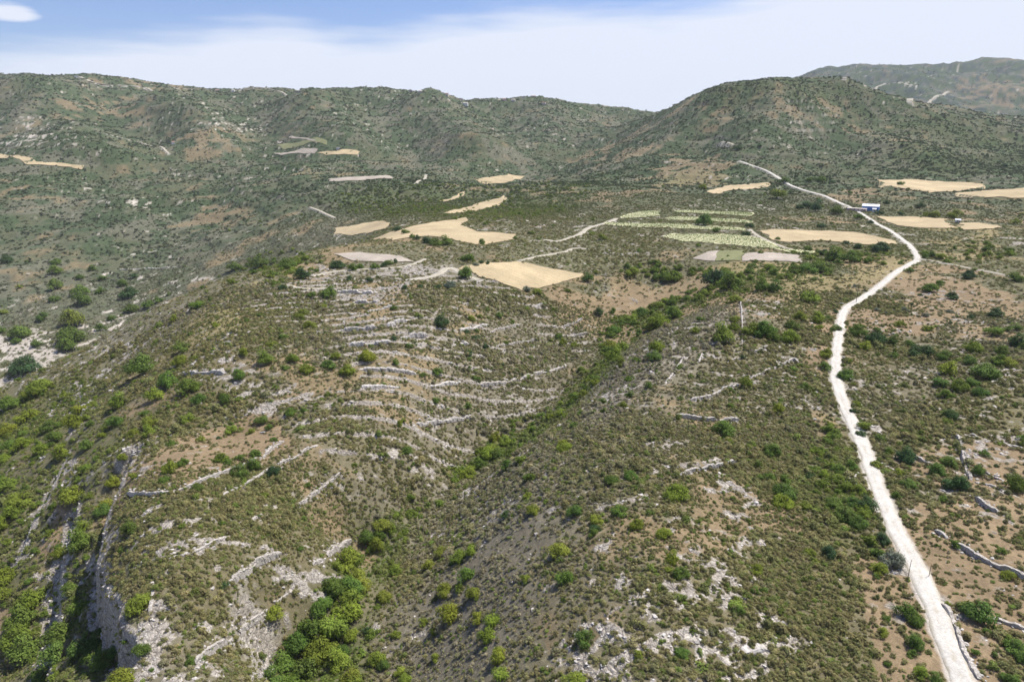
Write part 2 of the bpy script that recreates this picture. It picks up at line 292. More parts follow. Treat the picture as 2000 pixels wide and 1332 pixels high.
WALLS = [   # crop, height, label, outline
 (A_,1.0,'curved pale dry stone wall along the bottom edge of the brown clearing above the cliff',[(700,290),(790,300),(920,290),(1000,262),(1060,245),(1110,220),(1190,190),(1265,165),(1450,90),(1505,35),(1570,0)]),
 (A_,.8,'pale terrace wall just below the brown clearing, parallel to its curved wall',[(1235,300),(1310,265),(1400,215),(1450,180),(1540,125),(1640,85),(1700,40),(1760,20)]),
 (A_,.9,'broken pale wall on the lower left scrub slope, above the long thin terrace wall',[(1375,465),(1430,415),(1480,403)]),
 (A_,.8,'low crumbling wall climbing right through dense brown scrub below the brown clearing',[(1610,365),(1680,330),(1720,300),(1760,270),(1810,230),(1890,160)]),
 (A_,.6,'long thin terrace wall crossing the dense scrub right of the cliff',[(950,640),(1040,625),(1110,600),(1170,560),(1280,522)]),
 (A_,1.6,'thick white broken wall in the middle of the lower left scrub slope',[(1268,775),(1330,745),(1390,700),(1440,660),(1500,640),(1560,615)]),
 (A_,.9,'short pale wall section by the top edge of the lower gully wood',[(1730,682),(1760,665),(1795,655)]),
 (A_,1.2,'pale rocky wall touching the upper end of the lower gully wood',[(1810,635),(1860,590),(1900,560),(1955,545)]),
 (A_,.9,'pale wall running down left of the lone round tree near the gully wood',[(1325,1055),(1370,1010),(1420,975),(1465,930)]),
 (A_,.8,'short pale wall right above the lone round tree near the gully wood',[(1530,885),(1590,838)]),
 (A_,1.5,'tall pale wall end at the bottom left, right of the white rock spread',[(1080,1235),(1150,1170),(1230,1122),(1280,1098)]),
 (A_,1.1,'pale wall at the very bottom left of the gully wood',[(1385,1325),(1440,1285),(1490,1240)]),
 (A_,1.0,'narrow white outcrop wall beside the round bush above the cliff',[(845,800),(850,870),(825,960)]),
 (B_,1.1,'white terrace wall just below the dark bushes of the bare square clearing',[(455,745),(510,725),(565,700)]),
 (B_,1.0,'short wall turning down right below the bare square clearing',[(580,678),(610,695),(652,725)]),
 (B_,1.1,'long straight white wall on the right hill halfway down its crest',[(475,875),(530,855),(600,812),(680,785)]),
 (B_,1.0,'short hooked wall at the right end of the long straight white wall',[(680,785),(710,768),(735,792)]),
 (B_,1.3,'crumbled white wall running up right across the right hill top',[(140,1000),(220,985),(290,950),(340,930),(405,905)]),
 (B_,.7,'faint upper wall left of the dark bushes below the clearing',[(255,688),(340,662),(420,648)]),
 (B_,.9,'thin wall running down the left edge of the bare square clearing',[(415,455),(422,520),(425,600),(425,690)]),
 (B_,1.1,'pale wall climbing the gully flank of the right hill',[(0,905),(50,840),(95,772)]),
 (B_,.9,'short steep wall above the gully flank wall of the right hill',[(185,790),(208,728)]),
 (B_,1.2,'pale level wall with bare soil above it on the right hill',[(55,1085),(120,1090),(240,1107),(410,1108)]),
 (B_,.8,'small wall piece left of the long straight white wall',[(340,788),(400,765)]),
 (B_,1.2,'dark faced retaining wall at the top of the right terraces',[(1680,1190),(1760,1215),(1860,1240),(1984,1278),(2060,1300)]),
 (B_,1.1,'pale wall going straight down between the right terraces and the scrub, upper part',[(1600,1180),(1635,1230),(1655,1320),(1665,1350)]),
 (B_,.8,'short pale wall between yellow green bushes near the right edge',[(1800,905),(1840,880),(1872,862)]),
 (B_,.8,'small upright wall beside the yellow green bushes near the right edge',[(1875,830),(1892,882)]),
 (B_,.8,'thin pale wall standing in scrub left of the right edge bushes',[(1578,965),(1565,1020)]),
 (C_,1.1,'straight low wall right of the road with a dark tree at its left end',[(1365,90),(1420,105),(1480,125)]),
 (C_,1.2,'short terrace wall leading to the big bush at the right edge',[(1755,180),(1820,200),(1872,216)]),
 (C_,1.4,'long curved retaining wall below the short terrace wall at the right edge',[(1725,230),(1790,255),(1860,285),(1930,310),(1984,325),(2050,345)]),
 (C_,1.1,'diagonal wall dropping right below the long curved retaining wall',[(1705,300),(1760,350),(1850,402)]),
 (C_,1.2,'pale wall going down between terraces and scrub, lower part',[(1640,50),(1660,130),(1690,215)]),
 (C_,1.0,'dark wall end sticking out of the bushes right of the road',[(1490,492),(1525,515),(1560,538)]),
 (C_,1.1,'long diagonal wall half hidden by bushes across the brown right slope',[(1600,565),(1650,592),(1730,640),(1800,670),(1870,700),(1984,748),(2060,775)]),
 (C_,1.3,'curved grey retaining wall right of the large dark tree at the lower right',[(1810,985),(1880,1015),(1930,1040),(1984,1052),(2060,1065)]),
 (C_,1.0,'pale broken wall along the right verge of the road at the bottom',[(1530,900),(1580,960),(1615,1050),(1640,1150),(1690,1240),(1740,1320)]),
 (C_,.9,'white ledge of stones in the scrub of the lower right hill',[(415,1172),(480,1155),(550,1138)]),
 (C_,1.0,'pale wall rising right along the lower edge of the right hill top',[(80,190),(160,155),(250,140),(385,110)]),
 (C_,1.0,'pale wall piece leaving the road to the left beside bushes',[(970,235),(1030,215),(1070,175)]),
 (D_,1.5,'lowest left white limestone ledge of the terraced spur',[(50,607),(140,600),(240,590)]),
 (D_,1.7,'white limestone ledge just right of the lowest left spur ledge',[(300,592),(360,562),(440,550)]),
 (D_,1.6,'long white ledge with a dark bush at its right end on the spur',[(90,690),(170,686),(260,680),(320,672)]),
 (D_,1.7,'white ledge right of the dark bush on the spur',[(365,650),(430,640),(520,634)]),
 (D_,1.2,'pinkish long ledge crossing the spur below the white ledges',[(150,825),(240,828),(350,830),(460,850)]),
 (D_,1.5,'wavy white ledge below the top of the terraced spur',[(90,530),(180,520),(260,500),(335,478)]),
 (D_,1.1,'thin pale ledge in the middle of the spur terraces',[(630,697),(700,680),(750,680)]),
 (D_,.9,'thin straight wall crossing the upper middle spur terraces',[(870,622),(930,602),(1040,577)]),
 (D_,.9,'thin wall crossing the right part of the spur terraces',[(900,702),(1000,682),(1120,656)]),
 (D_,1.0,'pale stony ledge left of the thin straight spur wall',[(700,612),(780,592),(860,580)]),
 (D_,1.2,'short white wall high on the spur flank above the gully',[(1278,592),(1325,575),(1382,545)]),
 (D_,1.2,'short white wall lower on the spur flank above the gully',[(1330,645),(1410,625)]),
 (D_,1.0,'pale curved ledge in brown scrub low on the spur',[(540,920),(600,905),(700,890)]),
 (D_,1.1,'stony pink bank on the spur above the gully',[(800,905),(900,905),(1000,885),(1115,850),(1200,832),(1290,800)]),
 (D_,1.3,'stony pale ledge low on the spur ending at the gully',[(470,1130),(560,1112),(680,1097),(770,1082)]),
 (D_,1.1,'short white rock ledge in scrub right of the rocky spur patch',[(160,925),(260,922),(370,922)]),
 (D_,1.1,'white slanting rock ledge under the tan field tip',[(1110,492),(1170,456)]),
 (D_,1.4,'rocky white ledge at the top left of the terraced spur',[(20,400),(130,395),(250,400)]),
 (D_,1.3,'rocky white ledge second from the top of the terraced spur',[(110,455),(180,452),(260,450)]),
 (E_,1.1,'pale low wall above the brown clearing of the spur',[(1230,1105),(1310,1090),(1400,1066)]),
 (E_,1.3,'white limestone ledge at the left end of the upper spur terraces',[(1010,852),(1100,842),(1250,850)]),
 (E_,1.2,'pale bank high on the far left valley side',[(660,275),(780,268),(880,268),(1000,252)]),
 ((650,862),1.2,'white curved rock ledge on top of the right hill',[(1370,225),(1410,202),(1480,190)])]
# green trees and round bushes: crop, then (x, y, width, hue) in crop pixels; hue g green, y yellow green, d dark, s silvery
T = []
def tr(c, s):
    for it in s.split(';'):
        it = it.strip()
        if not it: continue
        x, y, w = [float(v) for v in it[:-1].split(',')]
        T.append((c[0] + x / 2.834, c[1] + y / 2.834, w / 2.834, it[-1]))
tr(E_, '565,315,50g;505,265,50g;305,275,70g;310,225,60g;40,215,70d;105,365,40y;305,360,80g;300,430,60g;445,310,50g;450,385,90g;450,435,90g;560,385,60g;680,345,60g;710,395,100d;740,305,40d;725,480,80g;820,460,70g;875,435,60g;620,540,50g;560,590,60g;240,530,70g;400,540,120y;110,615,100g;390,620,150g;200,675,70g;370,690,90g;150,790,140d;15,500,50y;10,605,50g;90,660,60g')
tr(E_, '965,540,60y;1190,575,50y;1090,460,80g;1050,630,30g;1010,700,80g;1355,725,60y;1455,760,100g;1505,680,60y;1620,760,70y;1575,810,50g;1700,820,70y;1860,745,60y;1820,790,80g;1925,830,80y;1675,520,75y;1790,475,50y;1710,580,70y;1725,410,60g;1825,400,90g;1565,370,60d;1670,300,80d;1590,240,80g;1440,230,90g;1300,250,80g;1320,855,75g;1000,775,80y;930,875,130g;1040,915,120g;790,800,150g;1100,990,80g;1245,985,75g;860,960,100y;660,1000,110y;840,1110,90y;820,1170,80y;1040,1095,80y;1445,1100,75g;1490,1140,50g;1280,1155,70y;1330,1150,40y;1390,1165,50y;1110,1205,55y;945,1230,50g;1210,1200,30d;1415,1285,60g;1610,1055,70g;1680,1050,60g;1515,1210,40g;1230,1310,80y')
tr(E_, '180,940,110y;150,1070,120y;60,1000,110g;410,1110,100y;450,1040,90y;570,1180,60y;300,1190,80g;270,1140,70g;740,1180,70y;680,1300,60y;50,1150,100y;120,1230,100y;220,920,110y;510,1010,60y;640,1110,80g;800,1060,60g;360,960,60y;40,1240,90g;330,1290,90y;480,1240,70g;20,1310,80y;230,1260,80y')
tr(D_, '600,560,80d;1070,375,50s;1130,390,60y;1410,315,70g;1660,285,80y;1870,305,90g;1790,310,60g;1490,90,60y;1470,500,70d;1555,500,50g;1270,670,60y;1340,680,60y;1710,500,70g;1790,700,90y;1780,745,90g;1560,750,100y;1530,680,80y;1560,600,70g;1600,700,80y;1640,870,60g;1590,790,70y;1755,910,60g;1640,965,60g;1370,1060,60g;1340,1125,60g;1600,1020,60y;1490,1000,50g;1270,1060,70y;1210,1080,60y;1450,890,60y;1390,950,60y;410,1265,65g;370,1120,50y;580,830,65g;500,850,50g;740,610,40d;790,645,50d;845,695,40d;755,730,60d;940,800,35d;920,520,50g;765,540,50y;95,320,45d;205,325,45d;400,370,40d;485,360,40d;580,365,45d;270,585,40d;340,650,45d;340,480,50g;650,355,70s;735,295,80g;20,750,60y;80,830,80y;190,745,100y;340,780,50g;420,690,50g;900,1200,80y;960,1220,70y;870,1260,80y;1280,1240,80y;570,990,50g')
tr(D_, '345,225,35d;150,250,60g;230,250,60g;100,260,60g;285,245,40d;30,240,80d;570,120,70g;520,110,60d;620,115,70g;470,95,50d;400,60,50g;360,45,50d;440,85,40g;820,230,40d;790,240,40s;860,235,35d;820,120,50g;745,205,70g;1250,640,50g;1800,560,110y;1760,580,80y;1880,520,90g;1700,620,60g')
tr(B_, '1190,145,85d;1065,140,50d;1000,120,40d;480,245,50g;870,175,60d;920,195,100g;1020,205,90g;1120,220,60g;1300,230,40g;1350,270,60g;1470,190,60g;1520,195,65y;40,310,90y;270,320,140d;350,340,130g;710,270,80g;790,260,100g;880,260,100g;520,360,100g;600,370,90g;800,420,90y;380,430,80y;45,505,90y;190,540,60g;380,545,60y;375,590,70y;165,605,60y;300,630,120y;470,600,100y;540,610,120g;590,640,80g;740,525,80y;700,575,80g;690,640,90y;840,540,80y;845,590,60y;900,535,50g;940,500,40d;800,590,30d;885,730,80y;880,800,80g;940,590,60g;1000,850,80g;1100,690,80y;1160,650,100d;1060,610,90g;1190,700,50g;1260,670,70g;1350,680,60g;1410,720,120d;1260,740,60g;1540,750,70g;1170,600,50g;1450,590,60y;1300,570,60y')
tr(B_, '1165,490,35s;1215,510,30s;1225,430,20d;1300,450,20d;1365,465,25d;1325,490,50s;1440,520,40s;1570,500,40s;1575,565,35d;1690,530,40d;1440,425,25d;1410,410,25d;1585,415,70d;1510,340,60g;1460,370,80g;1675,300,80d;1825,510,80d;1925,310,80g;1045,360,30s;1560,815,110y;1680,770,70g;1700,700,90y;1810,605,90g;1895,600,50g;1940,670,90d;1945,590,60g;1860,720,80g;1850,770,90g;1760,830,150g;1900,780,80y;1520,890,80g;1620,910,90y;1700,890,80g;1740,940,80g;1545,960,80g;1575,1070,80d;1060,1010,60y;1090,1130,70y;1180,1195,55g;1240,1275,60g;1330,1300,100d;440,895,70y;620,1040,70y;590,1275,80g;345,1205,50y;320,1140,130g;770,910,60g;360,940,60g;425,755,40d;820,1130,40g;905,1130,50y;940,1180,80g;1035,1050,40d;1080,1170,60d;270,1275,40d')
tr(C_, '60,270,140y;555,185,80g;585,45,90g;660,260,120g;650,320,110y;880,170,70y;960,150,80g;1020,130,70g;795,180,60d;850,100,40d;1060,265,80y;1110,340,120d;1040,330,90g;1190,530,90d;1250,640,150s;1170,610,70g;1180,700,90y;1165,740,40g;1240,55,50y;1330,75,100d;1290,165,60y;1345,225,80g;1280,290,60g;1165,120,60y;1490,155,90g;1600,220,120d;1560,110,80g;1730,150,80g;1760,60,60g;1930,225,110g;1830,130,30d;1540,315,60g;1650,905,70g;1740,940,140g;1780,1050,50g;1710,1160,60g;1890,730,80y;1560,890,40y;1900,1300,80g;1930,1130,100g;1970,1190,80g;1590,560,60g;1860,600,60g;1200,1045,70y;1330,930,110g;1390,980,90g;1220,970,60g;1370,1100,110g;1370,1160,60g;1410,1270,90y;1490,1310,80g;1230,1220,50g;505,700,75y;400,930,75g;400,870,60y;490,815,55g;545,815,45g;90,1160,70g;40,640,80y;85,720,90g;15,700,50y;800,605,65y;825,655,55y;670,745,45g;900,600,100d;1000,400,120g;930,330,90g;1060,440,90g')
tr((650,862), '410,45,65g;1280,30,80y;820,110,60g;860,60,90y;910,60,90g;755,175,100y;820,130,60g;965,130,80g;1090,190,80g;1110,370,80y;960,400,70d;1080,290,60y;1340,385,90g;1455,475,60d;1460,430,80y;1585,380,85g;1680,455,80y;1830,500,80y;1250,590,120y;1280,745,100g;1390,1085,110g;1935,1160,80g;1690,1170,60y;1330,1310,120y;1645,180,90g;1540,200,80g;530,680,80y;610,605,90y;700,625,100y;770,590,80y;740,730,110g;350,720,80y;270,450,90y;190,510,90g;240,570,90y;100,640,150g;130,740,150y;40,810,100g;160,790,100y;280,850,80y;620,810,100y;780,830,90y;640,940,130y;805,960,90y;880,980,100y;860,1060,120y;920,1170,100y;570,1190,60y;350,1060,60y;560,1040,60y;190,1040,60d;240,1190,100y;280,1230,70g;380,1270,70y;110,1300,110y;40,1150,100g;930,1270,100y;400,1310,80y;100,1060,90y;100,870,120y;80,930,140y;30,1050,100g;500,990,60y;1070,750,60y')
tr(A_, '1520,945,100y;770,890,130y;720,470,100g;590,350,100y;580,370,90g;420,280,130y;430,540,130g;330,610,75y;460,480,80y;395,800,110g;440,900,130g;180,860,150y;120,960,170g;100,1070,150y;150,1130,160g;350,1040,170g;480,1120,150g;300,1160,150g;700,1100,60g;780,1150,90g;680,1290,130y;560,1200,120g;640,1150,80g;30,740,120y;20,840,100y;40,220,110y;110,320,120y;60,390,110y;20,460,80y;240,1280,140g;1915,650,160y;1850,780,150g;1900,880,130y;1780,900,130g;1720,1000,140g;1850,1000,160y;1640,1090,140g;1780,1120,170y;1560,1200,130g;1700,1230,170g;1860,1200,150y;1940,1290,120y;1500,1290,120g;1600,1310,130g;1240,785,50d;1055,1210,60g;1930,800,140g;940,140,90y;1000,120,60g;1020,105,60g;1230,85,50g;1265,110,50g;1330,85,50g;1415,60,60g;1330,155,90g;910,205,60g;1090,245,70g;1510,165,70d;1400,130,80g;740,185,60y;680,80,60y;630,220,90y;1660,585,40g')
tr((1300,100), '1410,850,60d;1490,900,60y;1440,900,50y;1300,895,40d;860,960,60d;465,960,50d;215,935,90g;280,985,50g;445,1005,50d;1135,945,35d;1070,910,60g;840,865,70d;790,850,70d;1180,890,40d;940,880,70g;740,860,50d;920,720,40d;855,705,60g;800,705,50g;1020,780,30g;1065,800,20d;1300,730,40g;655,710,60g;620,790,80y;205,750,50y;400,530,50d;520,520,25d;1160,545,30d;1220,835,40d;1940,940,60y;1600,900,80y;1880,630,40d')
# ground cover: kind, outline in photograph pixels
Z = [
 ('dense',[(980,600),(1060,560),(1150,540),(1300,500),(1420,510),(1250,545),(1180,570),(1200,620),(1150,680),(1060,640)],1),
 ('dense',[(1100,470),(1200,440),(1300,465),(1340,500),(1240,540),(1150,530),(1130,500)],1),
 ('dense',[(940,410),(1100,400),(1200,415),(1060,460),(950,440)],1),
 ('dense',[(230,980),(640,900),(700,1000),(560,1150),(350,1240),(240,1180)],1),
 ('dense',[(600,830),(780,790),(840,930),(780,980)],1),
 ('dense',[(1380,720),(1580,700),(1600,1100),(1720,1400),(1400,1400),(1500,1100),(1350,800)],1),
 ('dense',[(1640,780),(1860,800),(1850,900),(1700,880)],1),
 ('dense',[(860,620),(1120,690),(1000,830),(860,780)],.8),
 ('dense',[(1080,870),(1330,820),(1380,890),(1100,980)],.8),
 ('dense',[(480,540),(620,560),(640,700),(500,700)],.7),
 ('dry',[(430,600),(560,520),(480,600),(380,680),(280,740),(250,720),(340,650)],.55),
 ('grey',[(0,420),(500,400),(560,470),(300,620),(180,700),(0,640)],.75),
 ('strata',[(500,560),(880,530),(1120,600),(1170,690),(1000,860),(860,950),(640,900),(450,800),(380,700)],.8),
 ('strata',[(1080,900),(1400,860),(1560,1100),(1500,1350),(1100,1350),(1020,1050)],.35),
 ('strata',[(260,960),(640,960),(560,1300),(300,1350)],.25),
 ('rock',[(575,520),(700,526),(830,512),(868,530),(830,550),(800,562),(830,585),(760,600),(650,585),(565,560)],.75),
 ('rock',[(370,690),(440,680),(530,740),(600,775),(700,790),(640,815),(560,808),(500,790),(478,760),(400,742)],.62),
 ('rock',[(660,620),(840,600),(900,640),(890,700),(780,690),(680,680)],.30),
 ('rock',[(1000,600),(1060,590),(1130,620),(1130,660),(1060,640)],.45),
 ('rock',[(780,830),(960,800),(990,840),(900,870),(840,930)],.35),
 ('rock',[(1080,1230),(1200,1180),(1290,1190),(1340,1250),(1500,1200),(1560,1280),(1500,1400),(1080,1400)],.62),
 ('rock',[(1100,1050),(1240,1040),(1290,1130),(1210,1200),(1110,1130)],.42),
 ('rock',[(1300,1020),(1400,1090),(1500,1060),(1480,1150),(1400,1240),(1330,1180),(1270,1080)],.45),
 ('rock',[(1380,1190),(1430,1080),(1470,1100),(1400,1240)],.5),
 ('rock',[(1240,860),(1290,860),(1280,900),(1230,910)],.55),
 ('rock',[(1340,870),(1400,860),(1460,940),(1520,1040),(1480,1080),(1420,980)],.30),
 ('rock',[(880,930),(1000,900),(1000,1010),(900,1010)],.25),
 ('rock',[(262,1215),(340,1215),(400,1230),(420,1290),(395,1400),(262,1400)],.8),
 ('rock',[(540,1060),(600,1050),(640,1080),(600,1130),(570,1240),(520,1260),(560,1160)],.45),
 ('rock',[(178,1120),(185,1050),(200,1010),(222,1000),(225,1080),(215,1140)],.9),
 ('rock',[(0,1075),(60,990),(120,905),(135,935),(60,1070),(0,1120)],.6),
 ('rock',[(60,1130),(110,1090),(125,1130),(100,1240),(60,1300),(40,1400),(0,1400),(60,1250)],.45),
 ('rock',[(248,870),(290,862),(285,925),(240,970),(228,960)],.85),
 ('rock',[(0,955),(60,920),(60,940),(0,985)],.4),
 ('rock',[(-60,650),(40,668),(110,662),(125,690),(90,715),(60,760),(-60,770)],.85),
 ('rock',[(175,650),(190,630),(235,590),(240,640)],.55),
 ('rock',[(280,540),(370,540),(360,600),(250,620)],.25),
 ('rock',[(120,735),(215,740),(205,770),(150,790)],.35),
 ('rock',[(20,235),(60,236),(112,263),(60,274),(40,262)],.8),
 ('rock',[(0,270),(70,275),(105,290),(0,285)],.35),
 ('rock',[(355,245),(420,240),(500,238),(505,248),(430,253),(360,257)],.6),
 ('rock',[(260,263),(300,260),(350,258),(345,266),(280,268)],.5),
 ('rock',[(330,335),(370,340),(365,352),(335,352)],.7),
 ('rock',[(200,365),(300,375),(300,412),(230,400)],.35),
 ('rock',[(1447,590),(1500,585),(1530,590),(1520,608),(1470,622),(1450,615)],.85),
 ('soil',[(1860,175),(1990,150),(2050,150),(2050,210),(1900,205)],.45),
 ('rock',[(930,445),(1010,440),(1005,456),(940,455)],.5),
 ('rock',[(1640,935),(1680,920),(1690,950),(1650,950)],.6),
 ('rock',[(1750,1110),(1790,1100),(1800,1150),(1765,1150)],.6),
 ('rock',[(1830,1170),(1860,1220),(1890,1332),(1860,1320)],.5),
 ('rock',[(1850,1000),(1920,980),(1940,1010),(1870,1020)],.3),
 ('soil',[(340,850),(470,830),(560,840),(540,870),(430,910),(360,960),(320,900)],.8),
 ('soil',[(430,780),(600,800),(600,830),(470,830)],.5),
 ('soil',[(1590,620),(1640,600),(1622,720),(1600,760),(1580,700)],.75),
 ('soil',[(1660,500),(1800,520),(1920,560),(2020,600),(2020,660),(1850,670),(1760,650),(1655,640),(1650,605),(1730,560)],.55),
 ('soil',[(1700,880),(1900,850),(2060,880),(2060,1400),(1900,1400),(1830,1170),(1760,1020),(1720,930)],.60),
 ('soil',[(1560,780),(1620,800),(1640,900),(1600,940),(1560,880)],.5),
 ('soil',[(1690,1080),(1760,1110),(1790,1180),(1830,1300),(1800,1400),(1740,1400),(1720,1250),(1680,1150)],.65),
 ('soil',[(1190,565),(1330,556),(1370,565),(1310,600),(1220,610),(1180,590)],.6),
 ('soil',[(1650,365),(1720,395),(1715,405),(1650,395),(1610,375)],.75),
 ('soil',[(1260,320),(1320,300),(1400,300),(1440,320),(1420,350),(1340,360),(1270,350)],.62),
 ('soil',[(1130,300),(1200,280),(1300,285),(1260,310),(1150,312)],.55),
 ('soil',[(1490,215),(1600,195),(1760,205),(1850,235),(1700,245),(1560,245),(1500,240)],.38),
 ('soil',[(1300,210),(1420,200),(1480,230),(1380,255),(1290,250)],.25),
 ('soil',[(350,380),(430,385),(450,440),(380,430)],.5),
 ('soil',[(60,170),(230,190),(280,230),(160,230),(90,200)],.4),
 ('soil',[(180,150),(280,155),(335,168),(300,172),(200,165)],.6),
 ('soil',[(355,262),(460,270),(470,290),(360,290)],.45),
 ('soil',[(370,293),(450,295),(445,301),(375,301)],.8),
 ('soil',[(480,165),(525,163),(540,172),(470,172)],.7),
 ('soil',[(280,545),(340,545),(330,580),(280,590)],.6),
 ('soil',[(0,340),(80,350),(110,380),(0,385)],.45),
 ('soil',[(1290,840),(1310,760),(1330,720),(1325,800)],.3),
 ('dry',[(420,590),(470,575),(490,640),(430,680),(400,640)],.65),
 ('dry',[(1400,505),(1560,515),(1640,540),(1720,520),(1740,490),(1790,510),(1640,600),(1560,610),(1500,560),(1380,530)],.5),
 ('dry',[(1800,430),(2020,450),(2020,510),(1850,510),(1790,480)],.45),
 ('dry',[(1260,340),(1440,330),(1500,350),(1400,360),(1300,372)],.5),
 ('dry',[(880,500),(930,500),(960,515),(900,525)],.6),
 ('dry',[(1600,790),(1650,810),(1680,900),(1640,930)],.35),
 ('dry',[(520,330),(620,330),(700,340),(620,352),(540,345)],.4),
 ('grey',[(700,1000),(980,900),(1100,860),(1000,1332),(760,1332),(850,1100)],.28),
 ('grey',[(1180,720),(1330,620),(1450,590),(1440,650),(1330,720),(1150,850)],.7),
 ('grey',[(150,700),(300,620),(430,580),(330,680),(200,760)],.3),
 ('grey',[(1650,740),(1850,700),(1900,780),(1750,830),(1660,800)],.45),
 ('grey',[(0,380),(700,330),(700,480),(500,520),(0,470)],.4),
 ('grey',[(60,1130),(200,900),(320,880),(230,960),(150,1100)],.4),
 ('green',[(560,1400),(520,1332),(640,1150),(700,1050),(780,1010),(830,1000),(760,1110),(700,1400)],1),
 ('green',[(880,940),(980,860),(1100,790),(1180,700),(1180,640),(1260,600),(1420,540),(1560,510),(1580,540),(1440,580),(1310,625),(1210,690),(1190,740),(1060,850),(930,930)],.9),
 ('green',[(-60,800),(90,740),(180,730),(260,860),(170,1000),(180,1150),(240,1320),(200,1400),(-60,1400)],.62),
 ('green',[(440,520),(560,480),(640,500),(590,560),(520,560)],.6),
 ('green',[(640,380),(900,350),(1200,330),(1120,420),(900,440),(640,420)],.45),
 ('green',[(1400,500),(1560,480),(1780,480),(1780,500),(1650,530),(1560,560),(1420,560)],.5),
 ('green',[(1290,190),(1450,165),(1640,165),(1700,200),(1560,210),(1380,220)],.85),
 ('green',[(1700,240),(2050,250),(2050,340),(1750,340)],.6),
 ('green',[(1660,840),(1580,870),(1560,1000),(1720,1100),(1680,950)],.45)]
# ------------------------------------------------------------------ relief
far = sstep(550, 1300, RRf); vfar = sstep(3000, 4500, RRf)
G = G + far * (1 - 0.4 * vfar) * (fbm(GX, GY, 520, 3, 3) * 9 - np.abs(fbm(GX, GY, 380, 4, 5)) * (26 + 26 * sstep(1200, 1900, RRf)) + 8)
G = G + vfar * (-np.abs(fbm(GX, GY, 700, 4, 8)) * 110 + 30)
G = G + (1 - far) * (fbm(GX, GY, 45, 3, 11) * 1.1) * sstep(60, 120, RRf)
def wpt(px, Y, z=-40): return ((px - W_ / 2) / F_ * (Y * cp_ - z * sp_), Y)
for amp, wd, pts in [(48,150,[(815,2600),(890,2200),(960,1650)]), (42,150,[(600,2550),(640,2150),(700,1650)]), (38,130,[(330,2450),(380,2050),(430,1650)]), (48,150,[(70,2350),(150,1900),(210,1400)]),
    (34,120,[(1090,2650),(1080,2300),(1065,1850)]), (-46,130,[(1190,2700),(1100,2100),(1020,1500),(960,1150)]), (-40,120,[(700,2600),(770,2100),(820,1600)]), (-42,120,[(480,2550),(520,2050),(560,1500)]),
    (-40,120,[(210,2400),(280,1900),(330,1500)]), (-30,110,[(960,2700),(990,2300),(1010,1900)]), (26,100,[(1560,1780),(1480,1500),(1440,1250)]), (24,100,[(1850,1880),(1800,1500),(1780,1250)]), (-28,90,[(1700,1820),(1640,1500),(1600,1250)]),
    (-22,80,[(1440,1680),(1380,1480),(1340,1300)]), (20,80,[(1330,1800),(1290,1500),(1240,1300)]), (-24,100,[(1960,1850),(1920,1500),(1880,1250)])]:
    p = smooth_path(np.array([wpt(*q) for q in pts]), 60); a, b = slices(p, wd * 3); dd, sd, st = dist_path(GX[a, b], GY[a, b], p); ln = np.hypot(*np.diff(p, axis=0).T).sum()
    G[a, b] += amp * np.exp(-(dd / wd) ** 2) * sstep(0, 200, st) * sstep(0, 150, ln - st)
G0 = G.copy()                                                # smooth land, before the small relief
n15 = fbm(GX, GY, 16, 3, 12); n4 = fbm(GX, GY, 4.2, 3, 13)
small = (0.45 + 0.5 * far) * n15 + (0.16 + 0.9 * far) * n4 * (1 - 0.5 * sstep(2000, 5000, RRf))
small = small + far * fbm(GX, GY, 60, 3, 14) * 4.0
G = G + small
# rock faces of the cliff on the left
def scarp(G, pts, drop, edge, reach):
    p = smooth_path(castp(pts), 2.0); a, b = slices(p, reach * 3)
    x, y = GX[a, b], GY[a, b]
    x2 = x + fbm(x, y, 9, 3, 21) * 2.4; y2 = y + fbm(x, y, 9, 3, 22) * 2.4
    dd, sd, st = dist_path(x2, y2, p); s = dd * sd; ln = np.hypot(*np.diff(p, axis=0).T).sum()
    endf = sstep(0, 8, st) * sstep(0, 8, ln - st)
    prof = np.where(s > 0, sstep(0, edge, s) * np.exp(-np.maximum(s - edge, 0) / reach), 0)
    rough = 1 + 0.25 * fbm(x, y, 5, 3, 23)
    G = G.copy(); G[a, b] -= drop * prof * endf * rough
    rk = np.zeros_like(G); rk[a, b] = sstep(-2.0, 0, s) * (1 - sstep(edge + 1.5, edge + 4, s)) * endf
    return G, rk
ROCKF = np.zeros_like(G)
for pts, dr, ed, rc in [
    ([(268,1300),(262,1245),(240,1185),(208,1135),(188,1085),(205,1020),(228,970),(255,905),(288,858)], 13, 3.5, 14),
    ([(75,1400),(95,1290),(118,1180),(128,1110),(140,1020),(165,950)], 4, 3, 10),
    ([(20,1120),(60,1040),(95,970),(140,880),(175,840)], 5, 3, 12),
    ([(130,860),(165,800),(205,765),(250,735)], 7, 4, 14)]:
    G, rk = scarp(G, pts, dr, ed, rc); ROCKF = np.maximum(ROCKF, rk)
